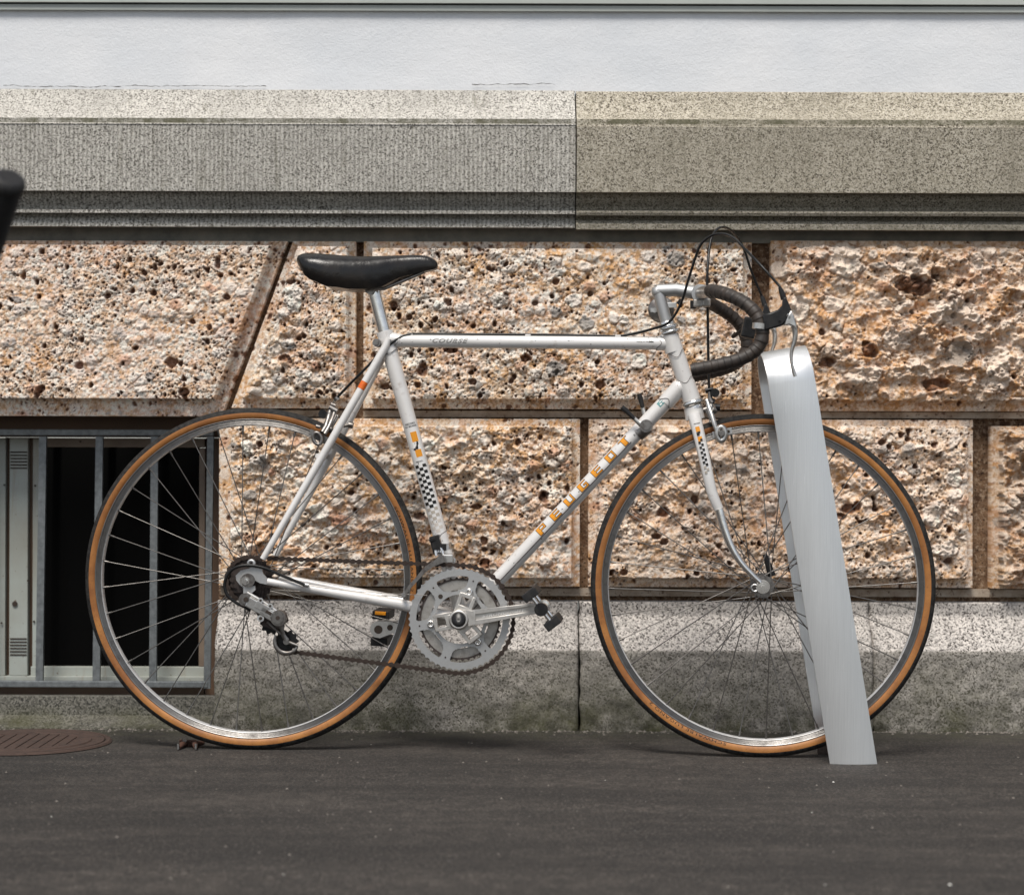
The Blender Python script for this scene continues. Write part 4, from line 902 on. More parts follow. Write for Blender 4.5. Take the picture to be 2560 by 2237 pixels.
cable(c5([(1128, 636, -.21)]) [:0] + [Q(*S5(1132, 655), -0.0 + 0), ][:0] + [mir(Q(*S5(1278, 575), .21)), mir(Q(*S5(1268, 552), .206))] + c5([(1050, 440, -.19), (985, 250, -.17), (900, 125, -.12), (820, 90, -.08), (760, 125, -.05), (720, 225, -.03), (698, 480, .0), (702, 800, .0), (706, 1100, .0), (713, 1385, .0)]))
# front gear / rear gear cables along the down tube and chain stay
cable([Q(1068, 1488, .05), Q(905, 1479, .062), Q(760, 1463, .064)], 0.0006, 'gear_cable', M_STEEL)
cable([Q(762, 1462, .066), Q(700, 1436, .067), Q(655, 1418, .068), Q(612, 1413, .07), Q(578, 1425, .072), Q(562, 1455, .073), Q(567, 1485, .073), Q(590, 1506, .073), Q(610, 1516, .072), Q(626, 1526, .070)], 0.0031, 'gear_cable')
mb = MB(); mb.cyl(Q(759, 1461, .064), Q(772, 1463, .064), 0.0042, 12); mb.build('cable_stop', M_ALUL, bike)

# --- brake calipers
S2 = lambda cx, cy: (1700 + cx * 200 / 1028, 950 + cy * 200 / 1028)
fb = part_empty('brake_caliper', bike)
q2 = lambda a, b, t=0.03: Q(*S2(a, b), t)
mb = MB()
mb.tube(smooth_path([q2(345, 250, .012), q2(375, 350, .018), q2(415, 470, .026), q2(455, 600, .032), q2(500, 700, .034)], 4), [0.0038, 0.004, 0.0042, 0.0044, 0.0046, 0.0048, 0.005, 0.005, 0.005, 0.005, 0.005, 0.005, 0.0048, 0.0046, 0.0044, 0.0042, 0.004], 12)
mb.tube([q2(400, 330, .01), q2(440, 400, .022), q2(410, 380, .024)], 0.006, 12)
# slotted end ring
ring = [q2(530 + 52 * math.cos(a) + 20 * math.sin(a) * 0, 690 + 88 * math.sin(a) , .034) for a in [2 * math.pi * i / 24 for i in range(25)]]
mb.tube(ring, 0.0052, 10)
mb.tube([q2(340, 250, -.012), q2(380, 380, -.02), q2(440, 560, -.03), q2(520, 690, -.034)], 0.0045, 10)
mb.build('caliper_arm', M_ALU, fb)
mb = MB(); mb.tube([q2(330, 380, .016), q2(385, 500, .018)], 0.0018, 8); mb.tube([q2(350, 370, .02), q2(392, 545, .022)], 0.0016, 8); mb.sphere(q2(392, 540, .022), 0.0035, 8)
mb.cyl(q2(250, 400, 0), q2(420, 360, 0), 0.006, 14); mb.tube([q2(372, 110, 0), q2(385, 230, 0), q2(410, 290, 0)], [0.002, 0.005, 0.007], 10)
mb.ycyl(q2(535, 680, .036), 0.0065, -0.006, 0.004, 6); mb.build('caliper_bolt', M_STEEL, fb)
mb = MB(); mb.cyl(q2(325, 140, 0), q2(430, 115, 0), 0.0045, 14); mb.ycyl(q2(450, 165, 0), 0.0085, -0.008, 0.008, 16); mb.cyl(q2(440, 350, 0), q2(515, 355, 0), 0.0075, 14); mb.cyl(q2(400, 270, 0), q2(445, 280, 0), 0.006, 12); mb.build('adjuster_knob', M_BLACK, fb)
for t in (.021, -.021):
    mb = MB()
    mb.prism_y(qpoly([S2(*p) for p in ((415, 665), (660, 605), (672, 685), (425, 745))], t), -t + 0.004, -t - 0.004)
    mb.build('brake_shoe', M_ALUL, fb)
mb = MB(); 
for (a, b) in ((462, 692), (623, 660)): mb.ycyl(q2(a, b, .0258), 0.0028, -0.0006, 0.0004, 12)
mb.build('shoe_hole', M_SLOT, fb)
Sr = lambda cx, cy: (760 + cx * 160 / 1028, 980 + cy * 160 / 1028)
qr = lambda a, b, t=0.02: Q(*Sr(a, b), t)
rb = part_empty('brake_caliper', bike)
mb = MB()
ring = [qr(215 + 75 * math.cos(a) * 0.9 - 35 * math.sin(a) * -0.9 * 0.5, 745 + 95 * math.sin(a), .036) for a in [2 * math.pi * i / 24 for i in range(25)]]
mb.tube(ring, 0.0036, 10)
mb.tube([qr(420, 300, .010), qr(390, 430, .016), qr(350, 560, .026), qr(290, 650, .034)], [0.005, 0.0055, 0.0055, 0.005], 10)
mb.tube([qr(500, 290, .008), qr(470, 400, .014), qr(400, 560, .024), qr(330, 680, .034)], [0.005, 0.005, 0.005, 0.0045], 10)
mb.tube([qr(545, 380, .010), qr(500, 470, .016), qr(430, 590, .02)], 0.003, 8); mb.tube([qr(520, 370, .014), qr(470, 470, .02), qr(440, 560, .02)], 0.0022, 8)
mb.tube([qr(420, 300, -.010), qr(380, 450, -.018), qr(300, 650, -.034), qr(215, 745, -.036)], 0.005, 10)
mb.build('caliper_arm', M_STEEL, rb)
mb = MB(); mb.cyl(qr(510, 85, 0), qr(545, 130, 0), 0.0062, 14); mb.cyl(qr(430, 195, 0), qr(505, 225, 0), 0.0048, 12); mb.tube([qr(485, 140, 0), qr(462, 200, 0)], 0.001, 6)
mb.cyl(qr(410, 245, 0.01), qr(530, 310, 0.01), 0.006, 12); mb.sphere(qr(435, 592, .024), 0.0042, 8); mb.cyl(qr(195, 545, .03), qr(260, 565, .03), 0.0036, 10)
mb.cyl(qr(390, 340, .012), qr(410, 390, .012), 0.006, 12); mb.cyl(qr(560, 560, 0), qr(760, 520, 0), 0.0035, 10); mb.cyl(qr(720, 525, 0), qr(790, 540, 0), 0.0065, 6)
mb.build('caliper_bolt', M_STEEL, rb)
mb = MB(); mb.ycyl(qr(310, 355, -.01), 0.009, -0.006, 0.006, 16); mb.ycyl(qr(235, 715, .030), 0.006, -0.008, 0, 10); mb.build('adjuster_knob', M_BLACK, rb)
for t in (.021, -.021):
    mb = MB(); mb.prism_y(qpoly([Sr(*p) for p in ((115, 590), (400, 735), (365, 815), (75, 685))], t), -t + 0.004, -t - 0.004)
    mb.build('brake_shoe', M_STEEL, rb)

# --- shift levers on the down tube
S6b = S6
for (a, b, t) in (((178, 218), (345, 375), 0.026), ((318, 112), (368, 300), -0.026)):
    mb = MB(); A = Q(*S6b(*a), t); B = Q(*S6b(*b), t); m1 = A.lerp(B, 0.62)
    mb.tube([A, A.lerp(B, 0.15), m1], [0.0042, 0.0052, 0.0038], 12, flat=(1, 0.7)); sh = mb.build('shift_lever', M_BLACK, bike)
    mb = MB(); mb.tube([m1.lerp(A, 0.05), B, Q(*S6b(372, 372), t)], [0.0042, 0.0052, 0.0075], 12, flat=(1, 0.6)); mb.build('lever_arm', M_ALU, sh)
mb = MB(); c = Q(*S6(378, 375), 0.0); mb.ycyl(c, 0.0125, -0.030, 0.030, 26); mb.ycyl(c, 0.0075, -0.034, 0.034, 20); mb.build('shifter_boss', M_STEEL, bike)
mb = MB(); mb.tube([Q(*S6(300, 440), 0.0), Q(*S6(385, 372), 0.0)], 0.0158, 28); mb.build('shifter_band', M_STEEL, bike)

# --- chainset
CRt = 0.045
CC = Q(1148.5, 1547.5, CRt)
def ring_plate(name, c, rin, rout, y, th, mat, windows=None, teeth=0, tooth_h=0.004, nth=360, nr=22, par=None):
    mb = MB(); R_ = np.linspace(rin, rout, nr + 1); keep = {}
    def pos(i, j, yy):
        a = 2 * math.pi * (j % nth) / nth; r = R_[i]
        if teeth and i == nr: r += tooth_h * max(0, math.cos(a * teeth)) ** 0.8 - 0.001
        return (c.x + r * math.cos(a), yy, c.z + r * math.sin(a))
    vid = {}
    def vx(i, j, s_):
        k = (i, j % nth, s_)
        if k not in vid: vid[k] = len(mb.v); mb.v.append(pos(i, j, y - th / 2 if s_ == 0 else y + th / 2))
        return vid[k]
    def solid(i, j):
        if i < 0 or i >= nr: return False
        if windows is None: return True
        r = (R_[i] + R_[i + 1]) / 2; a = 2 * math.pi * ((j % nth) + 0.5) / nth
        return not windows(r, a)
    for i in range(nr):
        for j in range(nth):
            if not solid(i, j): continue
            mb.f.append((vx(i, j, 0), vx(i + 1, j, 0), vx(i + 1, j + 1, 0), vx(i, j + 1, 0))); mb.f.append((vx(i, j, 1), vx(i, j + 1, 1), vx(i + 1, j + 1, 1), vx(i + 1, j, 1)))
            if not solid(i - 1, j): mb.f.append((vx(i, j, 0), vx(i, j + 1, 0), vx(i, j + 1, 1), vx(i, j, 1)))
            if not solid(i + 1, j): mb.f.append((vx(i + 1, j, 0), vx(i + 1, j, 1), vx(i + 1, j + 1, 1), vx(i + 1, j + 1, 0)))
            if not solid(i, j - 1): mb.f.append((vx(i, j, 0), vx(i, j, 1), vx(i + 1, j, 1), vx(i + 1, j, 0)))
            if not solid(i, j + 1): mb.f.append((vx(i, j + 1, 0), vx(i + 1, j + 1, 0), vx(i + 1, j + 1, 1), vx(i, j + 1, 1)))
    mb.m = [0] * len(mb.f); mb.sm = [False] * len(mb.f)
    return mb.build(name, mat, par or bike, fix=False)
px = 0.2438 * 4.0 / F * 0.982      # one pixel of the crop in metres at the chainset
def wins(r, a):
    r_ = r / px; aa = (math.degrees(a) - 10) % 60; d = min(aa, 60 - aa)          # arms at 10, 70, 130 ...
    arc = math.radians(d) * r_; inn = 292 + 60 * (1 - min(1, d / 26)) ** 1.6
    if inn < r_ < 446:
        k = (r_ - inn) / (446 - inn); rr = 24 * max(0, (abs(k - 0.5) - 0.26) / 0.24) ** 2
        if arc > 50 + rr: return True
    return False
ring_plate('chainring', CC, 252 * px, 516 * px, -CRt, 0.003, M_ALUL, wins, teeth=52, tooth_h=0.0028)
ring_plate('chainring', CC, 300 * px, 412 * px, -CRt + 0.007, 0.003, M_ALU2, None, teeth=0)
ring_plate('chainring_teeth', CC, 398 * px, 420 * px, -CRt + 0.0045, 0.0015, M_DSTEEL, None, teeth=42, tooth_h=0.0035, nr=3)
mb = MB()
for k in range(6):
    a = rad(10 + 60 * k)
    mb.ycyl(CC + Vector((math.cos(a), 0, math.sin(a))) * (416 * px), 0.0017 if k else 0.001, -0.0022, -0.001, 12)
    if k in (2,): mb.ycyl(CC + Vector((math.cos(a), 0, math.sin(a))) * (302 * px), 0.0045, -0.0022, -0.001, 16)
mb.build('rivet_hole', M_SLOT, bike)
crank = part_empty('crank_arm', bike)
mb = MB(); y0 = -CRt - 0.006; cc = CC
A = Q(950 + 812 * .2438, 1350 + 812 * .2438, .062); PD = Q(950 + 1655 * .2438, 1350 + 690 * .2438, .072)
dr_ = (PD - A); dr_.y = 0; LA = dr_.length; dr_.normalize(); up_ = Vector((-dr_.z, 0, dr_.x))
def cr(s_, h_, y): v = A + dr_ * s_ + up_ * h_; return (v.x, y, v.z)
outl = [(0.0, 0.0185), (0.012, 0.0165), (0.03, 0.0125), (0.06, 0.0118), (LA - 0.02, 0.0098), (LA, 0.0105), (LA + 0.009, 0.006), (LA + 0.011, 0), (LA + 0.009, -0.006), (LA, -0.0105), (LA - 0.02, -0.0098), (0.06, -0.0125), (0.03, -0.0138), (0.012, -0.017), (0.0, -0.0185)]
poly = [(cr(s_, h_, 0)[0], cr(s_, h_, 0)[2]) for s_, h_ in outl]
mb.prism_y(poly, -0.056, -0.066)
def bar2(pts, y0, y1, b_=0.0012): rprism(mb, [(p[0], p[1]) for p in pts], y0, y1, b_)
def c2(s_, h_): v = cr(s_, h_, 0); return (v[0], v[2])
bar2([c2(0.022, 0.0150), c2(LA - 0.008, 0.0102), c2(LA - 0.008, 0.0048), c2(0.030, 0.0050)], -0.062, -0.0695)
bar2([c2(0.022, -0.0155), c2(0.030, -0.0050), c2(LA - 0.008, -0.0048), c2(LA - 0.008, -0.0102)], -0.062, -0.0695)
bar2([c2(0.016, 0.0165), c2(0.033, 0.013), c2(0.033, -0.013), c2(0.016, -0.0165)], -0.062, -0.0698)
bar2([c2(LA - 0.014, 0.010), c2(LA + 0.008, 0.007), c2(LA + 0.010, 0), c2(LA + 0.008, -0.007), c2(LA - 0.014, -0.010)], -0.062, -0.0698)
mb.lathe_y((A.x, -0.067, A.z), [(0.0135, -0.006), (0.0175, -0.006), (0.0195, -0.003), (0.0200, 0.014), (0.0135, 0.014)], 40)
# spider arms
for k, wd in ((70, 1.0), (190, 1.0), (310, 1.0)):
    a = rad(k); d_ = Vector((math.cos(a), 0, math.sin(a))); u_ = Vector((-d_.z, 0, d_.x)); c0 = Vector((A.x, 0, A.z)); L2 = 262 * px
    def c3(a_, b_): p = c0 + d_ * a_ + u_ * b_; return (p.x, p.z)
    for sg in (1, -1):
        q_ = [c3(0.010, sg * 0.0165), c3(L2, sg * 0.0165), c3(L2, sg * 0.0105), c3(0.010, sg * 0.0075)]
        bar2(q_, -0.050, -0.060)
    bar2([c3(L2 - 0.0065, 0.0165), c3(L2 - 0.0065, -0.0165), c3(L2 + 0.001, -0.0165), c3(L2 + 0.001, 0.0165)], -0.0495, -0.0595)
    bar2([c3(0.010, 0.012), c3(0.027, 0.012), c3(0.027, -0.012), c3(0.010, -0.012)], -0.050, -0.0605)
    bar2([c3(L2 - 0.002, 0.008), c3(296 * px, 0.0068), c3(302 * px, 0), c3(296 * px, -0.0068), c3(L2 - 0.002, -0.008)], -0.047, -0.050)
mb.build('crank', M_CRANK, crank)
for k in (70, 190, 310):
    a = rad(k); mb = MB(); c = CC + Vector((math.cos(a), 0, math.sin(a))) * (297 * px); mb.lathe_y((c.x, -CRt - 0.0045, c.z), [(0.0035, -0.002), (0.0062, -0.002), (0.0075, 0), (0.0075, 0.003), (0.0035, 0.003)], 20); mb.ycyl((c.x, -CRt - 0.004, c.z), 0.0036, 0.0, 0.002, 6); mb.build('chainring_bolt', M_CHROME, crank)
mb = MB(); mb.lathe_y((A.x, -0.0735, A.z), [(0.0, -0.0012), (0.0125, -0.0012), (0.0137, 0.0003), (0.0137, 0.004), (0, 0.004)], 30); mb.build('dust_cap', M_BLACK, crank)
mb = MB()
# embossed lettering in the groove of the crank arm, as short raised marks
def text_mesh(body, size, shear=0.0, offset=0.0, spacing=1.0):
    cu_ = bpy.data.curves.new('t', 'FONT'); cu_.body = body; cu_.size = size; cu_.shear = shear; cu_.offset = offset; cu_.space_character = spacing; cu_.resolution_u = 2
    o = bpy.data.objects.new('t', cu_); COL.objects.link(o); bpy.context.view_layer.update()
    me = bpy.data.meshes.new_from_object(o.evaluated_get(bpy.context.evaluated_depsgraph_get())); bpy.data.objects.remove(o); bpy.data.curves.remove(cu_)
    vs = [v.co.copy() for v in me.vertices]; fs = [tuple(p.vertices) for p in me.polygons]; bpy.data.meshes.remove(me); return vs, fs
def subdiv(vs, fs, step, axis=1):
    bm = bmesh.new(); bv = [bm.verts.new(v) for v in vs]
    for f in fs:
        try: bm.faces.new([bv[i] for i in f])
        except Exception: pass
    lo = min(v[axis] for v in vs); hi = max(v[axis] for v in vs); x = lo + step
    nrm = Vector((0, 1, 0)) if axis == 1 else Vector((1, 0, 0))
    while x < hi:
        bmesh.ops.bisect_plane(bm, geom=bm.verts[:] + bm.edges[:] + bm.faces[:], plane_co=nrm * x, plane_no=nrm); x += step
    bm.verts.index_update(); out = ([v.co.copy() for v in bm.verts], [tuple(v.index for v in f.verts) for f in bm.faces]); bm.free(); return out
def put(vs, fs, fn, name, mat, par):
    mb = MB(); mb.add([fn(v.x, v.y) for v in vs], fs); return mb.build(name, mat, par, fix=False)
vs, fs = text_mesh('STRONGLIGHT', 0.009, 0.3, 0.0001, 1.05)
wd = max(v.x for v in vs); vs = [Vector((v.x * 0.085 / wd, v.y * 0.9, 0)) for v in vs]
put(vs, fs, lambda x, y: cr(0.045 + x, -0.0030 + y, -0.0664), 'lettering', M_PALE, crank)

# pedals
def pedal(c, t, amber):
    Pd = part_empty('pedal', bike); mb = MB()
    y0, y1 = (-0.078, -0.165) if t > 0 else (0.078, 0.165)
    mb.ycyl((c.x, 0, c.z), 0.009, y0, y1, 20)
    o = Vector((0.010, 0, 0.013)) if t > 0 else Vector((0, 0, 0))
    mb.ycyl((c.x, 0, c.z), 0.0125, y0, y0 + (-0.012 if t > 0 else 0.012), 26)
    d_ = Vector((math.cos(rad(128)), 0, math.sin(rad(128)))) if t > 0 else Vector((0.06, 0, 1)).normalized()
    u_ = Vector((-d_.z, 0, d_.x)); Lp = 0.034 if t > 0 else 0.027
    for yy in (y0 - 0.008 * t, y1 + 0.004 * t):
        mb.tube([Vector((c.x, yy, c.z)) - d_ * Lp * 0.8, Vector((c.x, yy, c.z)) + d_ * Lp * 0.8], 0.0038, 10)
    mb.build('pedal_cage', M_CHROME, Pd)
    R_ = Matrix((u_, Vector((0, 1, 0)), d_)).transposed()
    for s_ in (1, -1):
        mb = MB(); mb.bbox(Vector((c.x, (y0 + y1) / 2, c.z)) + d_ * Lp * s_, (0.0155 if t > 0 else 0.017, abs(y1 - y0) / 2, 0.0085), 0.002, R_); mb.build('pedal_block', M_RUBBER, Pd)
        if amber and s_ == 1: 
            mb = MB(); mb.bbox(Vector((c.x, y0 - 0.0015, c.z)) + d_ * (Lp + 0.0045), (0.011, 0.003, 0.0035), 0.001, R_); mb.build('reflector', M_AMBER, Pd)
    if t > 0:
        mb = MB(); mb.ycyl((c.x, 0, c.z), 0.0128, y1 - 0.006, y1, 30); mb.build('pedal_cap', M_BLACK, Pd)
PN = Q(950 + 1668 * .2438, 1350 + 690 * .2438, .12)
pedal(PN, 1, False)
FA = Q(948, 1572, -0.072)
far_c = part_empty('crank_arm', bike)
mb = MB(); A2 = Vector((BB.x, 0, BB.z)); F2 = Vector((FA.x, 0, FA.z)); d_ = (F2 - A2).normalized(); u_ = Vector((-d_.z, 0, d_.x)); L2 = (F2 - A2).length
ol = [(-0.0, 0.018), (0.03, 0.013), (L2 - 0.03, 0.0115), (L2, 0.0175), (L2 + 0.012, 0.013), (L2 + 0.0175, 0), (L2 + 0.012, -0.013), (L2, -0.0175), (L2 - 0.03, -0.0115), (0.03, -0.013), (0, -0.018)]
pl_ = [A2 + d_ * a + u_ * b for a, b in ol]; mb.prism_y([(p.x, p.z) for p in pl_], 0.060, 0.074); mb.build('crank', M_ALU, far_c)
mb = MB(); mb.ycyl((F2.x, 0, F2.z), 0.0085, 0.0592, 0.061, 20); p = A2 + d_ * (L2 - 0.024); mb.ycyl((p.x, 0, p.z), 0.006, 0.0592, 0.061, 16); mb.build('thread_hole', M_SLOT, far_c)
pedal(F2, -1, True)

# --- freewheel
fwl = part_empty('freewheel', WR)
for k, (r, y) in enumerate(((0.046, -0.026), (0.042, -0.0305), (0.037, -0.035), (0.033, -0.0395), (0.029, -0.044))):
    n = int(r * 2 * math.pi / 0.0127); pts = []
    for i in range(n * 4):
        a = 2 * math.pi * i / (n * 4); rr = r + (0.0028 if i % 4 in (0,) else (-0.0022 if i % 4 == 2 else 0.0005)); pts.append((rr * math.cos(a), rr * math.sin(a)))
    mb = MB(); mb.prism_y(pts, y, y - 0.0019); mb.build('sprocket', M_DSTEEL, WR)
bpy.data.objects.remove(fwl)
mb = MB(); mb.ycyl((0, 0, 0), 0.020, -0.05, -0.02, 24); mb.build('freewheel_body', M_DSTEEL, WR)

# --- rear derailleur
S1 = S3
q1 = lambda a, b, t=.068: Q(*S1(a, b), t)
rd = part_empty('rear_derailleur', bike)
mb = MB()
mb.ycyl(q1(295, 428, .072), 0.0128, -0.008, 0.010, 26); mb.ycyl(q1(295, 428, .080), 0.009, -0.002, 0.001, 24); mb.build('pivot', M_STEEL, rd); mb = MB(); mb.ycyl(q1(620, 610, .078), 0.0152, -0.006, 0.012, 28)
mb.ycyl(q1(612, 612, .084), 0.011, -0.002, 0.001, 24)
mb.build('pivot', M_STEEL, rd)
mb = MB()
R_ = Matrix.Rotation(rad(29.5), 3, 'Y')
mb.bbox(q1(445, 520, .078), (0.030, 0.006, 0.0105), 0.002, R_); mb.bbox(q1(455, 505, .0845), (0.014, 0.0012, 0.007), 0.0008, R_); mb.bbox(q1(500, 555, .0845), (0.012, 0.0012, 0.006), 0.0008, R_)
mb.tube([q1(310, 362, .076), q1(430, 430, .076), q1(540, 500, .076), q1(620, 560, .076)], 0.0038, 10)
mb.cyl(q1(440, 437, .07), q1(440, 437, .084), 0.0052, 14); mb.cyl(q1(535, 492, .07), q1(535, 492, .084), 0.0052, 14); mb.cyl(q1(440, 615, .07), q1(440, 615, .084), 0.0068, 16)
mb.build('parallelogram', M_ALU, rd)
mb = MB()
for (a, b, r) in ((440, 437, .0024), (535, 492, .0024), (440, 615, .0032), (295, 428, .0048), (610, 610, .0042)):
    c = q1(a, b, .086); mb.ycyl(c, r, -0.0008, 0.003, 12)
mb.bbox(q1(520, 558, .0865), (0.006, 0.0008, 0.003), 0.0004, R_)
mb.build('bolt_recess', M_SLOT, rd)
LP = q1(705, 838, .050); UP = q1(545, 665, .050)
mb = MB()
mb.tube([q1(640, 640, .062), q1(650, 720, .062), q1(665, 780, .060), q1(700, 836, .060)], [0.0075, 0.0045, 0.0045, 0.006], 12, flat=(1, 0.4), up=(1, 0, 0))
mb.tube([q1(505, 650, .060), q1(560, 700, .060), q1(640, 770, .060)], [0.003, 0.002, 0.003], 8)
cre = []
for i in range(19):
    a = rad(150 + 190 * i / 18) ; cre.append(LP + Vector((math.cos(a) * 0.0235, -0.008, math.sin(a) * 0.0235)))
mb.tube(cre, [0.0015 + 0.0032 * math.sin(math.pi * i / 18) ** 0.6 for i in range(19)], 10, flat=(1, 0.5), up=(0, 0, 1))
mb.tube([LP + Vector((0, -0.008, 0)), cre[-1]], [0.004, 0.003], 8)
mb.ycyl((LP.x, LP.y - 0.009, LP.z), 0.0062, -0.003, 0, 16)
mb.build('cage', M_STEEL, rd)
for c in (LP, UP):
    pts = []; n = 10
    for i in range(n * 6):
        a = 2 * math.pi * i / (n * 6); pts.append((c.x + (0.0200 + 0.0024 * math.cos(a * n)) * math.cos(a), c.z + (0.0200 + 0.0024 * math.cos(a * n)) * math.sin(a)))
    mb = MB(); mb.prism_y(pts, -0.051, -0.045); mb.build('pulley', M_BLACK, rd)
mb = MB(); mb.prism_y(qpoly([S1(*p) for p in ((255, 360), (400, 430), (370, 520), (470, 690), (590, 740), (640, 700), (715, 640), (700, 580), (560, 520), (380, 400))], .060), -0.060, -0.055); mb.build('backing_plate', M_DSTEEL, rd)

# --- front derailleur
S4 = lambda cx, cy: (1040 + cx * 140 / 1028, 1320 + cy * 140 / 1028)
q4 = lambda a, b, t=.035: Q(*S4(a, b), t)
fd = part_empty('front_derailleur', bike)
mb = MB(); mb.tube([q4(490, 290, 0), q4(510, 400, 0)], 0.0158, 24); mb.bbox(q4(590, 560, .03), (0.011, 0.010, 0.0095), 0.003); mb.tube([q4(660, 520, .03), q4(710, 580, .03), q4(690, 650, .03)], 0.0035, 8); mb.build('clamp', M_ALU, fd)
mb = MB()
cg = [(0, 900), (110, 760), (230, 660), (380, 560), (395, 520), (500, 490), (540, 620), (430, 660), (300, 720), (180, 810), (60, 930), (-100, 1110), (-210, 1240), (-240, 1200), (-120, 1030)]
mb.prism_y(qpoly([S4(*p) for p in cg], .055), -0.055, -0.052); mb.prism_y(qpoly([S4(*p) for p in cg], .038), -0.038, -0.036)
mb.cyl(q4(-225, 1220, .038), q4(-225, 1220, .058), 0.0045, 12); mb.build('cage', M_STEEL, fd)
mb = MB(); mb.tube([q4(310, 230, .03), q4(345, 370, .03), q4(375, 510, .034)], 0.0032, 8); mb.tube([q4(415, 180, .03), q4(440, 330, .03), q4(505, 480, .034)], 0.0034, 8)
for k in range(5): mb.tube([q4(360 + k * 30, 350 + k * 8, .032), q4(395 + k * 30, 455 - k * 4, .034)], 0.0011, 6)
mb.build('linkage', M_CHROME, fd)
mb = MB(); mb.bbox(q4(375, 300, .026), (0.010, 0.008, 0.018), 0.002, Matrix.Rotation(rad(-15), 3, 'Y')); mb.bbox(q4(300, 210, .03), (0.006, 0.006, 0.003), 0.001, Matrix.Rotation(rad(-25), 3, 'Y')); mb.bbox(q4(510, 350, .028), (0.005, 0.004, 0.007), 0.001); mb.build('body', M_BLACK, fd)
cable([q4(435, 170, .034), q4(460, 120, .034), q4(540, 60, .034), q4(590, 20, .034), q4(600, -30, .034)], 0.0008, 'gear_cable', M_STEEL, fd)

# --- chain
chain = part_empty('chain', bike)
ty = -0.0445
def arc(c, r, a0, a1, n=40): return [Vector((c.x + r * math.cos(rad(a0 + (a1 - a0) * i / n)), 0, c.z + r * math.sin(rad(a0 + (a1 - a0) * i / n)))) for i in range(n + 1)]
RC = Vector((hr.x, 0, hr.z)); pr = 0.0440; RBIG = 0.1053
path = []
path += arc(RC, pr, 235, 92, 40)                       # up the back of the sprocket and over its top
path += arc(CC, RBIG, 93, -97, 90)                     # round the front of the chainring
path += arc(LP, 0.0205, -98, -215, 24)                 # under and behind the jockey wheel
path += arc(UP, 0.0205, -30, 40, 12)                   # in front of the guide wheel
path += [path[0]]
L_ = [0]
for a, b in zip(path, path[1:]): L_.append(L_[-1] + (b - a).length)
tot = L_[-1]; N_ = int(round(tot / 0.0127 / 2)) * 2; nodes = []
j = 0
for i in range(N_):
    s_ = tot * i / N_
    while j < len(L_) - 2 and L_[j + 1] < s_: j += 1
    nodes.append(path[j].lerp(path[j + 1], (s_ - L_[j]) / max(1e-9, L_[j + 1] - L_[j])))
pit = tot / N_
def link_mesh(hw):
    mb = MB(); pts = []
    for i in range(7): a = rad(-100 - 160 * i / 6); pts.append((0.0050 * math.cos(a), 0.0050 * math.sin(a)))
    pts.append((pit / 2, 0.0024))
    for i in range(7): a = rad(80 - 160 * i / 6); pts.append((pit + 0.0050 * math.cos(a), 0.0050 * math.sin(a)))
    pts.append((pit / 2, -0.0024))
    for s_ in (1, -1): mb.prism_y(pts, s_ * hw, s_ * (hw - 0.0010))
    mb.ycyl((0, 0, 0), 0.0020, -hw - 0.0006, hw + 0.0006, 8); mb.ycyl((0, 0, 0), 0.0038, -0.0012, 0.0012, 8)
    me = mb.mesh('chain_link'); me.materials.append(M_RUST); return me
lm = (link_mesh(0.0034), link_mesh(0.0024))
for i in range(N_):
    a = nodes[i]; b = nodes[(i + 1) % N_]; d_ = b - a
    o = link('chain_link', lm[i % 2], chain); yy = ty if a.x > 0.15 else ty + 0.006 * (0.15 - a.x) / 0.15
    o.location = (a.x, yy, a.z); o.rotation_euler = (0, -math.atan2(d_.z, d_.x), 0)

# --- lettering and bands on the tubes
def on_tube(A, B, r, lift=0.00025):
    """function (along, across) -> point on the near side of the tube from A to B; across in metres of arc, + is up"""
    ax = (B - A).normalized(); out = Vector((0, -1, 0)); out = (out - ax * out.dot(ax)).normalized(); up2 = ax.cross(out)
    if up2.dot(Vector((-ax.z, 0, ax.x))) < 0: up2 = -up2
    def fn(s_, h_, l=lift): 
        a = h_ / r; return A + ax * s_ + out * (math.cos(a) * (r + l)) + up2 * (math.sin(a) * (r + l))
    return fn
def rects(fn, rl, name, mat, par, lift=0.0002, seg=5):
    mb = MB()
    for k, (a0, b0, a1, b1) in enumerate(rl):
        l = lift + k * 0.00002; vs = []
        for i in range(seg + 1):
            h_ = b0 + (b1 - b0) * i / seg; vs += [fn(a0, h_, l), fn(a1, h_, l)]
        mb.add(vs, [(2 * i, 2 * i + 1, 2 * i + 3, 2 * i + 2) for i in range(seg)], 0, True)
    return mb.build(name, mat, par, fix=False)
# down tube: reading upwards from the bottom bracket
fdn = on_tube(BB, DTt, 0.0148); d2l_ = (DTt - BB).length
mbc = MB(); mbc.tube([fdn(x_, -0.0045, 0.0010) for x_ in (0.03, 0.15, 0.30, d2l_ - 0.14)], 0.0008, 6); mbc.build('gear_cable', M_DSTEEL, bike)
GL = {'P': [(0, 0, .36, 1), (.36, .87, 1, 1), (.87, .36, 1, .87), (.36, .38, .87, .51)],
      'E': [(0, 0, .36, 1), (.36, .87, 1, 1), (.36, .43, 1, .57), (.36, 0, 1, .13)],
      'U': [(0, .0, .36, 1), (.36, 0, .87, .13), (.87, 0, 1, 1)],
      'G': [(0, 0, .36, 1), (.36, .87, 1, 1), (.36, 0, 1, .13), (.87, .13, 1, .52), (.62, .38, .87, .52)],
      'O': [(0, 0, .36, 1), (.36, .87, 1, 1), (.36, 0, 1, .13), (.87, .13, 1, .87)],
      'T': [(0, .87, 1, 1), (.30, 0, .74, .87)]}
d2 = (DTt - BB); d2l = d2.length
def along(px_, py_): v = Q(px_, py_) - BB; return v.dot(d2.normalized())
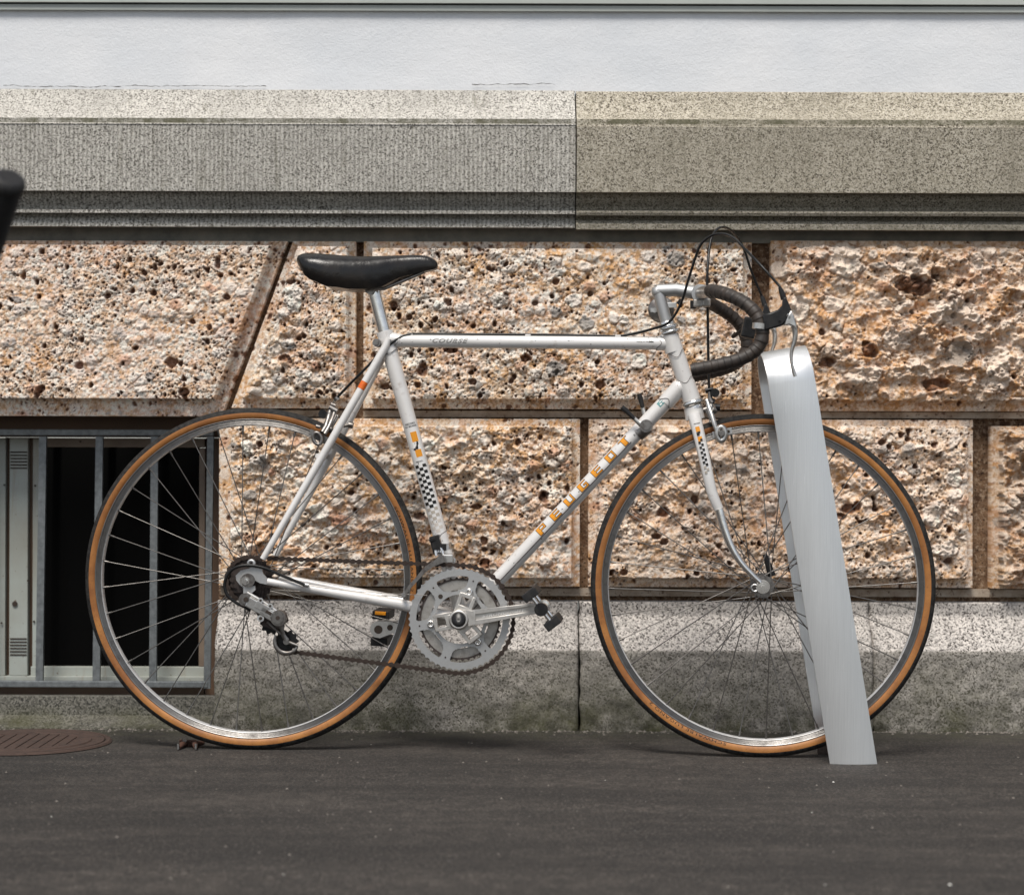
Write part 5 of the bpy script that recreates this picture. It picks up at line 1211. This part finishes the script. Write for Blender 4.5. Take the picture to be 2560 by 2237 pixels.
aP = along(1230 + 650 * .1953, 1050 + 1400 * .1953); aT = along(1230 + 1722 * .1953, 1050 + 310 * .1953)
for i, ch in enumerate('PEUGEOT'):
    s0 = aP - 0.010 + (aT - aP) * i / 6; W_, H_, b0 = 0.0200, 0.0165, -0.0022
    R1 = [(s0 + a * W_, b0 + b * H_, s0 + c_ * W_, b0 + d_ * H_) for a, b, c_, d_ in GL[ch]]
    g = 0.0011
    rects(fdn, [(a - g, b - g, c_ + g, d_ + g) for a, b, c_, d_ in R1], 'letter_outline', M_INK, frame, 0.00015)
    rects(fdn, R1, 'letter', M_YEL, frame, 0.00035)
vs, fs = text_mesh('RENE', 0.007, 0, 0, 1.2); sR = aT + 0.022
put(vs, fs, lambda x, y: fdn(sR + x, -0.003 + y * 1, .0003), 'small_print', M_INK, frame)
sT = along(1230 + 1722 * .1953 + 72, 1050 + 310 * .1953 - 72)
rects(fdn, [(sT + .018, 0.000, sT + .036, 0.011)], 'sticker', M_TEAL, frame, 0.0003); rects(fdn, [(sT + .021, 0.002, sT + .026, 0.005), (sT + .028, .002, sT + .033, .005), (sT + .023, .007, sT + .031, .009)], 'sticker_print', M_PALE, frame, 0.0005)
# top tube lettering
ftt = on_tube(Q(975, 852), TTt, 0.0129)
vs, fs = text_mesh('COURSE', 0.0125, 0.35, 0.0003, 1.18); wd = max(v.x for v in vs); k_ = (Q(1172, 852).x - Q(1080, 852).x) / wd
vs = [Vector((v.x * k_, v.y, 0)) for v in vs]; vs, fs = subdiv(vs, fs, 0.002); s0 = Q(1080, 852).x - Q(975, 852).x
put(vs, fs, lambda x, y: ftt(s0 + x, -0.0035 + y * 0.95, .00015), 'lettering', M_INK, frame)
vs, fs = text_mesh('COURSE', 0.0125, 0.35, -0.00035, 1.18); vs = [Vector((v.x * k_, v.y, 0)) for v in vs]; vs, fs = subdiv(vs, fs, 0.002)
put(vs, fs, lambda x, y: ftt(s0 + x, -0.0035 + y * 0.95, .00035), 'lettering', M_PALE, frame)
vs, fs = text_mesh('MADE IN FRANCE', 0.0042, 0, 0, 1.0); s1 = Q(1592, 855).x - Q(975, 852).x
put(vs, fs, lambda x, y: ftt(s1 + x, 0.0005 + y, .0003), 'small_print', M_INK, frame)
vs, fs = text_mesh('>>', 0.008, 0, 0.0002, 0.8); s2 = Q(1622, 855).x - Q(975, 852).x
put(vs, fs, lambda x, y: ftt(s2 + x, -0.0005 + y, .0003), 'small_print', M_INK, frame)
def lug_line(fn, s_, r, amp, w_=0.00055, par=frame):
    pts = [fn(s_ + amp * math.cos(3.2 * a), a * r, 0.0003) for a in [(-1.4 + 2.8 * i / 22) for i in range(23)]]
    mb = MB(); mb.tube(pts, w_, 5); mb.build('lug_edge', M_DSTEEL, par)
lt = (TTt - Q(975, 852)).length; lug_line(on_tube(Q(975, 852), TTt, 0.0140), lt - 0.016, 0.0140, 0.005); lug_line(on_tube(Q(975, 852), TTt, 0.0140), 0.014, 0.0140, 0.004, 0.0004)
lug_line(on_tube(BB, DTt, 0.0163), d2l - 0.036, 0.0163, 0.006); fht = on_tube(HT, HB, 0.0176); lh = (HB - HT).length
lug_line(fht, 0.040, 0.0176, 0.006, 0.0005); lug_line(fht, lh - 0.040, 0.0178, 0.005, 0.0004)
lug_line(on_tube(Q(960.5, 829), Q(1022.5, 1050), 0.0164), 0.044, 0.0164, 0.003)
lug_line(on_tube(Q(1733, 1018), Q(1744, 1072), 0.0170), 0.026, 0.0160, 0.006, 0.0007, fork)
# chips and scratches in the paint
rc_ = random.Random(12); mb = MB()
for k in range(60):
    fn, L__, r_ = ((fdn, d2l, .0148), (ftt, lt, .0129), (on_tube(Q(1022.5, 1050), BB, .0146), (BB - Q(1022.5, 1050)).length * .8, .0146))[k % 3]
    s0_ = rc_.uniform(.02, L__ - .03); h0_ = rc_.uniform(-1.2, 1.0) * r_; a_, b_ = rc_.uniform(.0006, .0022), rc_.uniform(.0004, .0010)
    mb.add([fn(s0_ + a_ * math.cos(i), h0_ + b_ * math.sin(i), .0004) for i in (0, 1.2, 2.5, 3.6, 5.1)], [(0, 1, 2, 3, 4)])
o = mb.build('paint_chips', M_DSTEEL, frame, fix=False); o['kind'] = 'stuff'
# seat tube: badge, checks
STt = Q(1022.5, 1050); fst = on_tube(STt, BB, 0.0146); dst = (BB - STt).normalized()
def al2(x, y): return (Q(x, y) - STt).dot(dst)
S8 = lambda cx, cy: (950 + cx * .2232, 1050 + cy * .2232)
flip = -1
f2 = lambda s_, h_, l=0.0002: fst(s_, h_, l)
a = al2(*S8(345, 135)); b = al2(*S8(420, 425)); cu_ = 0.003
rects(f2, [(a, cu_ - .0065, b, cu_ + .0075)], 'badge_edge', M_PALE, frame, .00015)
g_ = (b - a)
rects(f2, [(a + .001, cu_ - .0058, a + g_ * .40, cu_ + .0068), (a + g_ * .70, cu_ - .0058, b - .001, cu_ + .0068)], 'badge', M_YEL, frame, .00035)
# rampant lion, as a small silhouette
lion = [(0, -5), (1, -3), (0, -1.5), (2, -1), (3, 0), (2, 1), (4, 1), (5, 2.5), (7, 2), (8, 3.5), (9.5, 3), (10.5, 4.5), (9, 5.5), (10, 7), (8, 6), (7, 6.5), (6, 5.5), (5.5, 6.5), (4.5, 4.5), (3, 4), (2, 4.5), (1, 3.5), (-1, 4), (-1.5, 2.5), (-1, 0), (-2.5, -2), (-2, -4), (-1, -5.5)]
mb = MB(); cx_ = (a + b) / 2 + 0.0025; k_ = .0011
pv = [f2(cx_ - (x - 4) * k_ * 1.25, -(-1) * (cu_ - .001) + (y - 1) * k_ * 1.0 * -1 * -1, .0006) for x, y in lion]; mb.add(pv, [tuple(range(len(pv)))]); mb.build('lion_emblem', M_INK, frame, fix=False)
def across_text(body, size, s_c, h_c, par, fnn, mat=M_INK, bold=0.0001):     # text lying across the tube
    vs, fs = text_mesh(body, size, 0, bold, 1.0); w_ = max(v.x for v in vs); vs, fs = subdiv(vs, fs, 0.0015, 0)
    put(vs, fs, lambda x, y: fnn(s_c - y, h_c + (x - w_ / 2), .0003), 'small_print', mat, par)
sc1 = al2(*S8(330, 78)); across_text('RECORD', 0.0052, sc1 - .0035, .002, frame, f2); across_text('DU MONDE', 0.0046, sc1 + .0015, .002, frame, f2)
sc2 = al2(*S8(435, 475)); across_text('PERNAX', 0.0036, sc2, .0, frame, f2)
s0 = al2(*S8(450, 500)); s9 = al2(*S8(640, 1260)); n = 22; st_ = (s9 - s0) / n
black_, fade_, fade2_ = [], [], []
for i in range(n):
    for jx in range(3):
        if (i + jx) % 2 == 0:
            r_ = (s0 + i * st_, -.0115 + jx * .0078, s0 + (i + 1) * st_, -.0115 + (jx + 1) * .0078)
            (black_ if i < 14 else fade_ if i < 18 else fade2_).append(r_)
rects(f2, black_, 'check_band', M_INK, frame, .0002, 4); rects(f2, fade_, 'check_band', M_FADE, frame, .0002, 4); rects(f2, fade2_, 'check_band', M_FADE2, frame, .0002, 4)
# seat stay sticker
ffs = on_tube(Q(966, 862, .0165), Q(801, 1149, .047), 0.0078); sA = Q(966, 862, .0165); dS = (Q(801, 1149, .047) - sA).normalized()
s_ = (Q(914, 956, .026) - sA).dot(dS); rects(ffs, [(s_, -.0085, s_ + .016, .0085)], 'sticker', M_ORANGE, frame, .0003, 6)
# fork print
fa_, fb_ = Q(1744, 1072, .026), Q(1779, 1226, .042); fp_ = smooth_path([Q(1735, 1036, 0.018), Q(1744, 1072, 0.026), Q(1760, 1140, 0.036), Q(1779, 1226, 0.042), Q(1797.5, 1273, 0.044)], 4); dF = (fb_ - fa_).normalized()
fax = (fb_ - fa_).normalized(); fac = Vector((-fax.z, 0, fax.x)).normalized()
if fac.x < 0: fac = -fac
def ff(s_, h_, l=0.0005):
    ds = [(p - fa_).dot(fax) for p in fp_]; i = 0
    while i < len(ds) - 2 and ds[i + 1] < s_: i += 1
    u_ = (s_ - ds[i]) / max(1e-9, ds[i + 1] - ds[i]); c_ = fp_[i].lerp(fp_[i + 1], u_); r_ = 0.0128 - 0.0036 * (i + u_) / 16; a_ = -h_ / r_
    return c_ + fac * (math.sin(a_) * (r_ + l)) + Vector((0, -1, 0)) * (math.cos(a_) * (0.72 * r_ + 0.0004 + l))
def al3(x, y): return (Q(x, y, .035) - fa_).dot(dF)
s0 = al3(*S2(215, 590)); rects(ff, [(s0, -.004, s0 + .0105, .004), (s0 + .020, -.004, s0 + .030, .004)], 'badge', M_YEL, fork, .0008)
rects(ff, [(s0 + .010, -.003, s0 + .014, .002), (s0 + .012, -.001, s0 + .018, .004)], 'lion_emblem', M_INK, fork, .0012)
s1 = al3(*S2(262, 750)); bl = []
for i in range(14):
    for jx in range(2):
        if (i + jx) % 2 == 0: bl.append((s1 + i * .0049, -.0042 + jx * .0045, s1 + (i + 1) * .0049, -.0042 + (jx + 1) * .0045))
rects(ff, bl[:11], 'check_band', M_INK, fork, .0010, 3); rects(ff, bl[11:], 'check_band', M_FADE, fork, .0010, 3)
rects(ff, [(s0 - .007, -.007, s0 - .0060, .005)], 'small_print', M_INK, fork, .0010)
# tyre lettering
def tyre_text(W, R, start_deg, length_deg):
    vs, fs = text_mesh('SCHWALBE LUGANO 2', 0.0075, 0, 0.00002, 1.1); w_ = max(v.x for v in vs); vs, fs = subdiv(vs, fs, 0.002)
    rc = 0.0130
    def fn(x, y):
        a = rad(-(start_deg + length_deg * x / w_)); r = R - 0.0205 + y * 1.0; dd = min(rc, abs(R - rc - r)); yy = math.sqrt(max(0, rc * rc - dd * dd)) + 0.0003
        return Vector((r * math.cos(a), -yy, r * math.sin(a)))
    put(vs, fs, fn, 'lettering', M_INK, W)
tyre_text(WF, Rf, 102.5, 31); tyre_text(WR, Rr, -27, 31)

# ------------------------------------------------------------------ the rack the front wheel stands in
DN, DFr = 3.832, 3.965
b0 = P(2075, 1909, DN); b1 = P(2193, 1910, DN)
rc0 = Vector(((b0.x + b1.x) / 2, (DN + DFr) / 2, 0))
rack = thing('bicycle_rack', 'leaning brushed aluminium bicycle rack hoop around the front wheel', 'bicycle rack', rc0)
lean = math.atan2(2134 - 1962, 1910 - 865); Wd = (b1.x - b0.x) * math.cos(lean)
ld = Vector((-math.sin(lean), 0, math.cos(lean))); cd = Vector((math.cos(lean), 0, math.sin(lean)))
topz = P(1958, 871, 3.89).z; Rh = (DFr - DN) / 2; Lr = (topz - Rh) / ld.z
cen0 = Vector(((b0.x + b1.x) / 2, 0, 0))
pr_ = [(0.0, DN)] + [(Lr * i / 12, DN) for i in range(1, 13)]
pr_ += [(Lr + Rh * math.sin(rad(a)), DN + Rh - Rh * math.cos(rad(a))) for a in range(8, 180, 8)] + [(Lr, DFr)] + [(Lr * i / 12, DFr) for i in range(11, -1, -1)]
mb = MB(); vs = []; nW = 10; th = 0.004
K = len(pr_)
def nrm2(i):
    a = pr_[max(0, i - 1)]; b = pr_[min(K - 1, i + 1)]; dx, dy = b[0] - a[0], b[1] - a[1]; l = math.hypot(dx, dy) or 1; return (-dy / l, dx / l)
for sd in (0, 1):
    for i, (s_, y_) in enumerate(pr_):
        n2 = nrm2(i); off = 0 if sd == 0 else th
        sp, yp = s_ + (-n2[0]) * 0 , y_
        for k in range(nW + 1):
            u_ = (k / nW - 0.5) * Wd; bow = 0.0
            cs = s_ + n2[0] * 0
            # inner surface is pulled towards the hoop's middle
            if sd == 1: cs = s_ + n2[0] * th; yp = y_ + n2[1] * th
            base = cen0 + ld * cs + cd * u_
            z_ = base.z; x_ = base.x
            if i == 0 or i == K - 1:      # foot cut level with the ground
                base = cen0 + cd * u_; sft = -base.z / ld.z; base = base + ld * sft; x_, z_ = base.x, 0.0005
            vs.append((x_, yp - 0.0075 * (1 - (2 * k / nW - 1) ** 2) * (1 if i < K // 2 else -1) , z_))
m_ = nW + 1
fs = []
for sd in (0, 1):
    o_ = sd * K * m_
    for i in range(K - 1):
        for k in range(nW): fs.append((o_ + i * m_ + k, o_ + i * m_ + k + 1, o_ + (i + 1) * m_ + k + 1, o_ + (i + 1) * m_ + k))
mb.add(vs, fs, 0, True)
fs = []
for i in range(K - 1):
    for k in (0, nW): fs.append((i * m_ + k, (i + 1) * m_ + k, K * m_ + (i + 1) * m_ + k, K * m_ + i * m_ + k))
mb.add(vs, fs, 0, False)
mb.build('hoop', M_STRIP, rack, rc0)
mb = MB(); fz = P(2072, 1885, 3.95); mb.bbox((rc0.x - 0.0, 3.955, 0.012), (0.05, 0.004, 0.012), 0.001); mb.build('foot_plate', M_DSTEEL, rack, rc0)

# ------------------------------------------------------------------ the other bicycle, of which one grip shows at the left edge
gx = P(22, 452, 2.85)
pk = thing('parked_bicycle', 'black ribbed handlebar grip of a parked bicycle cut off by the left edge', 'bicycle', (gx.x - 0.33, 2.85, 0))
def G(x, y, D): v = P(x, y, D); return Vector((v.x - (gx.x - 0.33), v.y - 2.85, v.z))
g0 = G(20, 462, 2.58); g1 = G(-42, 650, 2.66)
mb = MB(); N_ = 70; pts = [g0.lerp(g1, i / N_) for i in range(N_ + 1)]
mb.tube(pts, [0.0178 + (0.0028 if (i // 2) % 2 else 0.0) for i in range(N_ + 1)], 24); gr_ = mb.build('grip', M_RUBBER, pk)
dg = (g0 - g1).normalized(); mb = MB(); mb.tube([g0 - dg * 0.004, g0 + dg * 0.002, g0 + dg * 0.009, g0 + dg * 0.012], [0.0215, 0.0225, 0.0205, 0.015], 24); mb.build('grip_cap', M_RUBBER, gr_)
mb = MB(); mb.tube([G(36, 468, 2.582), G(42, 486, 2.582)], 0.004, 8); mb.build('grip_screw', M_RUSTB, gr_)
g1m = Vector((-g1.x, g1.y, g1.z)); g0m = Vector((-g0.x, g0.y, g0.z)); cz = 0.93
mb = MB(); mb.tube([g1m.lerp(g0m, 1.0), g1m], 0.017, 16); mb.build('grip', M_RUBBER, pk)
mb = MB(); cc_ = Vector((0, 0.10, 0.90))
mb.tube(smooth_path([g1, Vector((g1.x * 0.7, 0.10, 0.87)), cc_, Vector((g1m.x * 0.7, 0.10, 0.87)), g1m], 6), 0.011, 14)
mb.tube([cc_, Vector((0, 0.16, 0.62))], 0.012, 14); mb.build('handlebar', M_STEEL, pk)
mb = MB(); fh = Vector((0, 0.28, 0.33)); rh = Vector((0, -0.75, 0.33)); hd1 = Vector((0, 0.14, 0.72)); bb1 = Vector((0, -0.32, 0.28)); sp1 = Vector((0, -0.48, 0.76))
mb.tube([hd1, Vector((0, 0.17, 0.60))], 0.018, 16)
for t in (0.04, -0.04):
    mb.tube([Vector((t * 0.8, 0.17, 0.62)), Vector((t, 0.28, 0.33))], 0.010, 12); mb.tube([bb1, rh + Vector((t, 0, 0))], 0.009, 12); mb.tube([sp1, rh + Vector((t, 0, 0))], 0.008, 12)
mb.tube([hd1, sp1], 0.014, 16); mb.tube([Vector((0, 0.16, 0.64)), bb1], 0.016, 16); mb.tube([sp1 + Vector((0, -0.02, 0.08)), bb1], 0.0145, 16); mb.build('frame', M_BLACK, pk)
for hb in (fh, rh):
    W = part_empty('wheel', pk, hb); W.rotation_euler = (0, 0, rad(90))
    mb = MB(); mb.lathe_y((0, 0, 0), [(0.314 + 0.016 * math.cos(2 * math.pi * i / 12), 0.016 * math.sin(2 * math.pi * i / 12)) for i in range(12)], 64); mb.build('tyre', M_TREAD, W)
    mb = MB(); mb.lathe_y((0, 0, 0), [(0.300, -0.011), (0.300, 0.011), (0.286, 0.009), (0.286, -0.009)], 64); mb.build('rim', M_RIM, W)
    mb = MB(); mb.ycyl((0, 0, 0), 0.02, -0.045, 0.045, 20); mb.build('hub', M_STEEL, W)
    mb = MB(); mb.tube([Vector((0.018, 0.02, 0)), Vector((0.287, 0, 0))], 0.001, 5, caps=False); me = mb.mesh('spoke'); me.materials.append(M_SPOKE)
    for i in range(32): o = link('spoke', me, W); o.rotation_euler = (0, 2 * math.pi * i / 32, 0)
mb = MB(); mb.sphere(sp1 + Vector((0, -0.03, 0.11)), 0.1, 10, sc=(0.8, 1.3, 0.3)); mb.build('saddle', M_SADDLE, pk)
mb = MB(); mb.tube([bb1 + Vector((0.05, 0, 0)), Vector((0.10, -0.40, 0.0))], 0.008, 8); mb.build('kickstand', M_STEEL, pk)
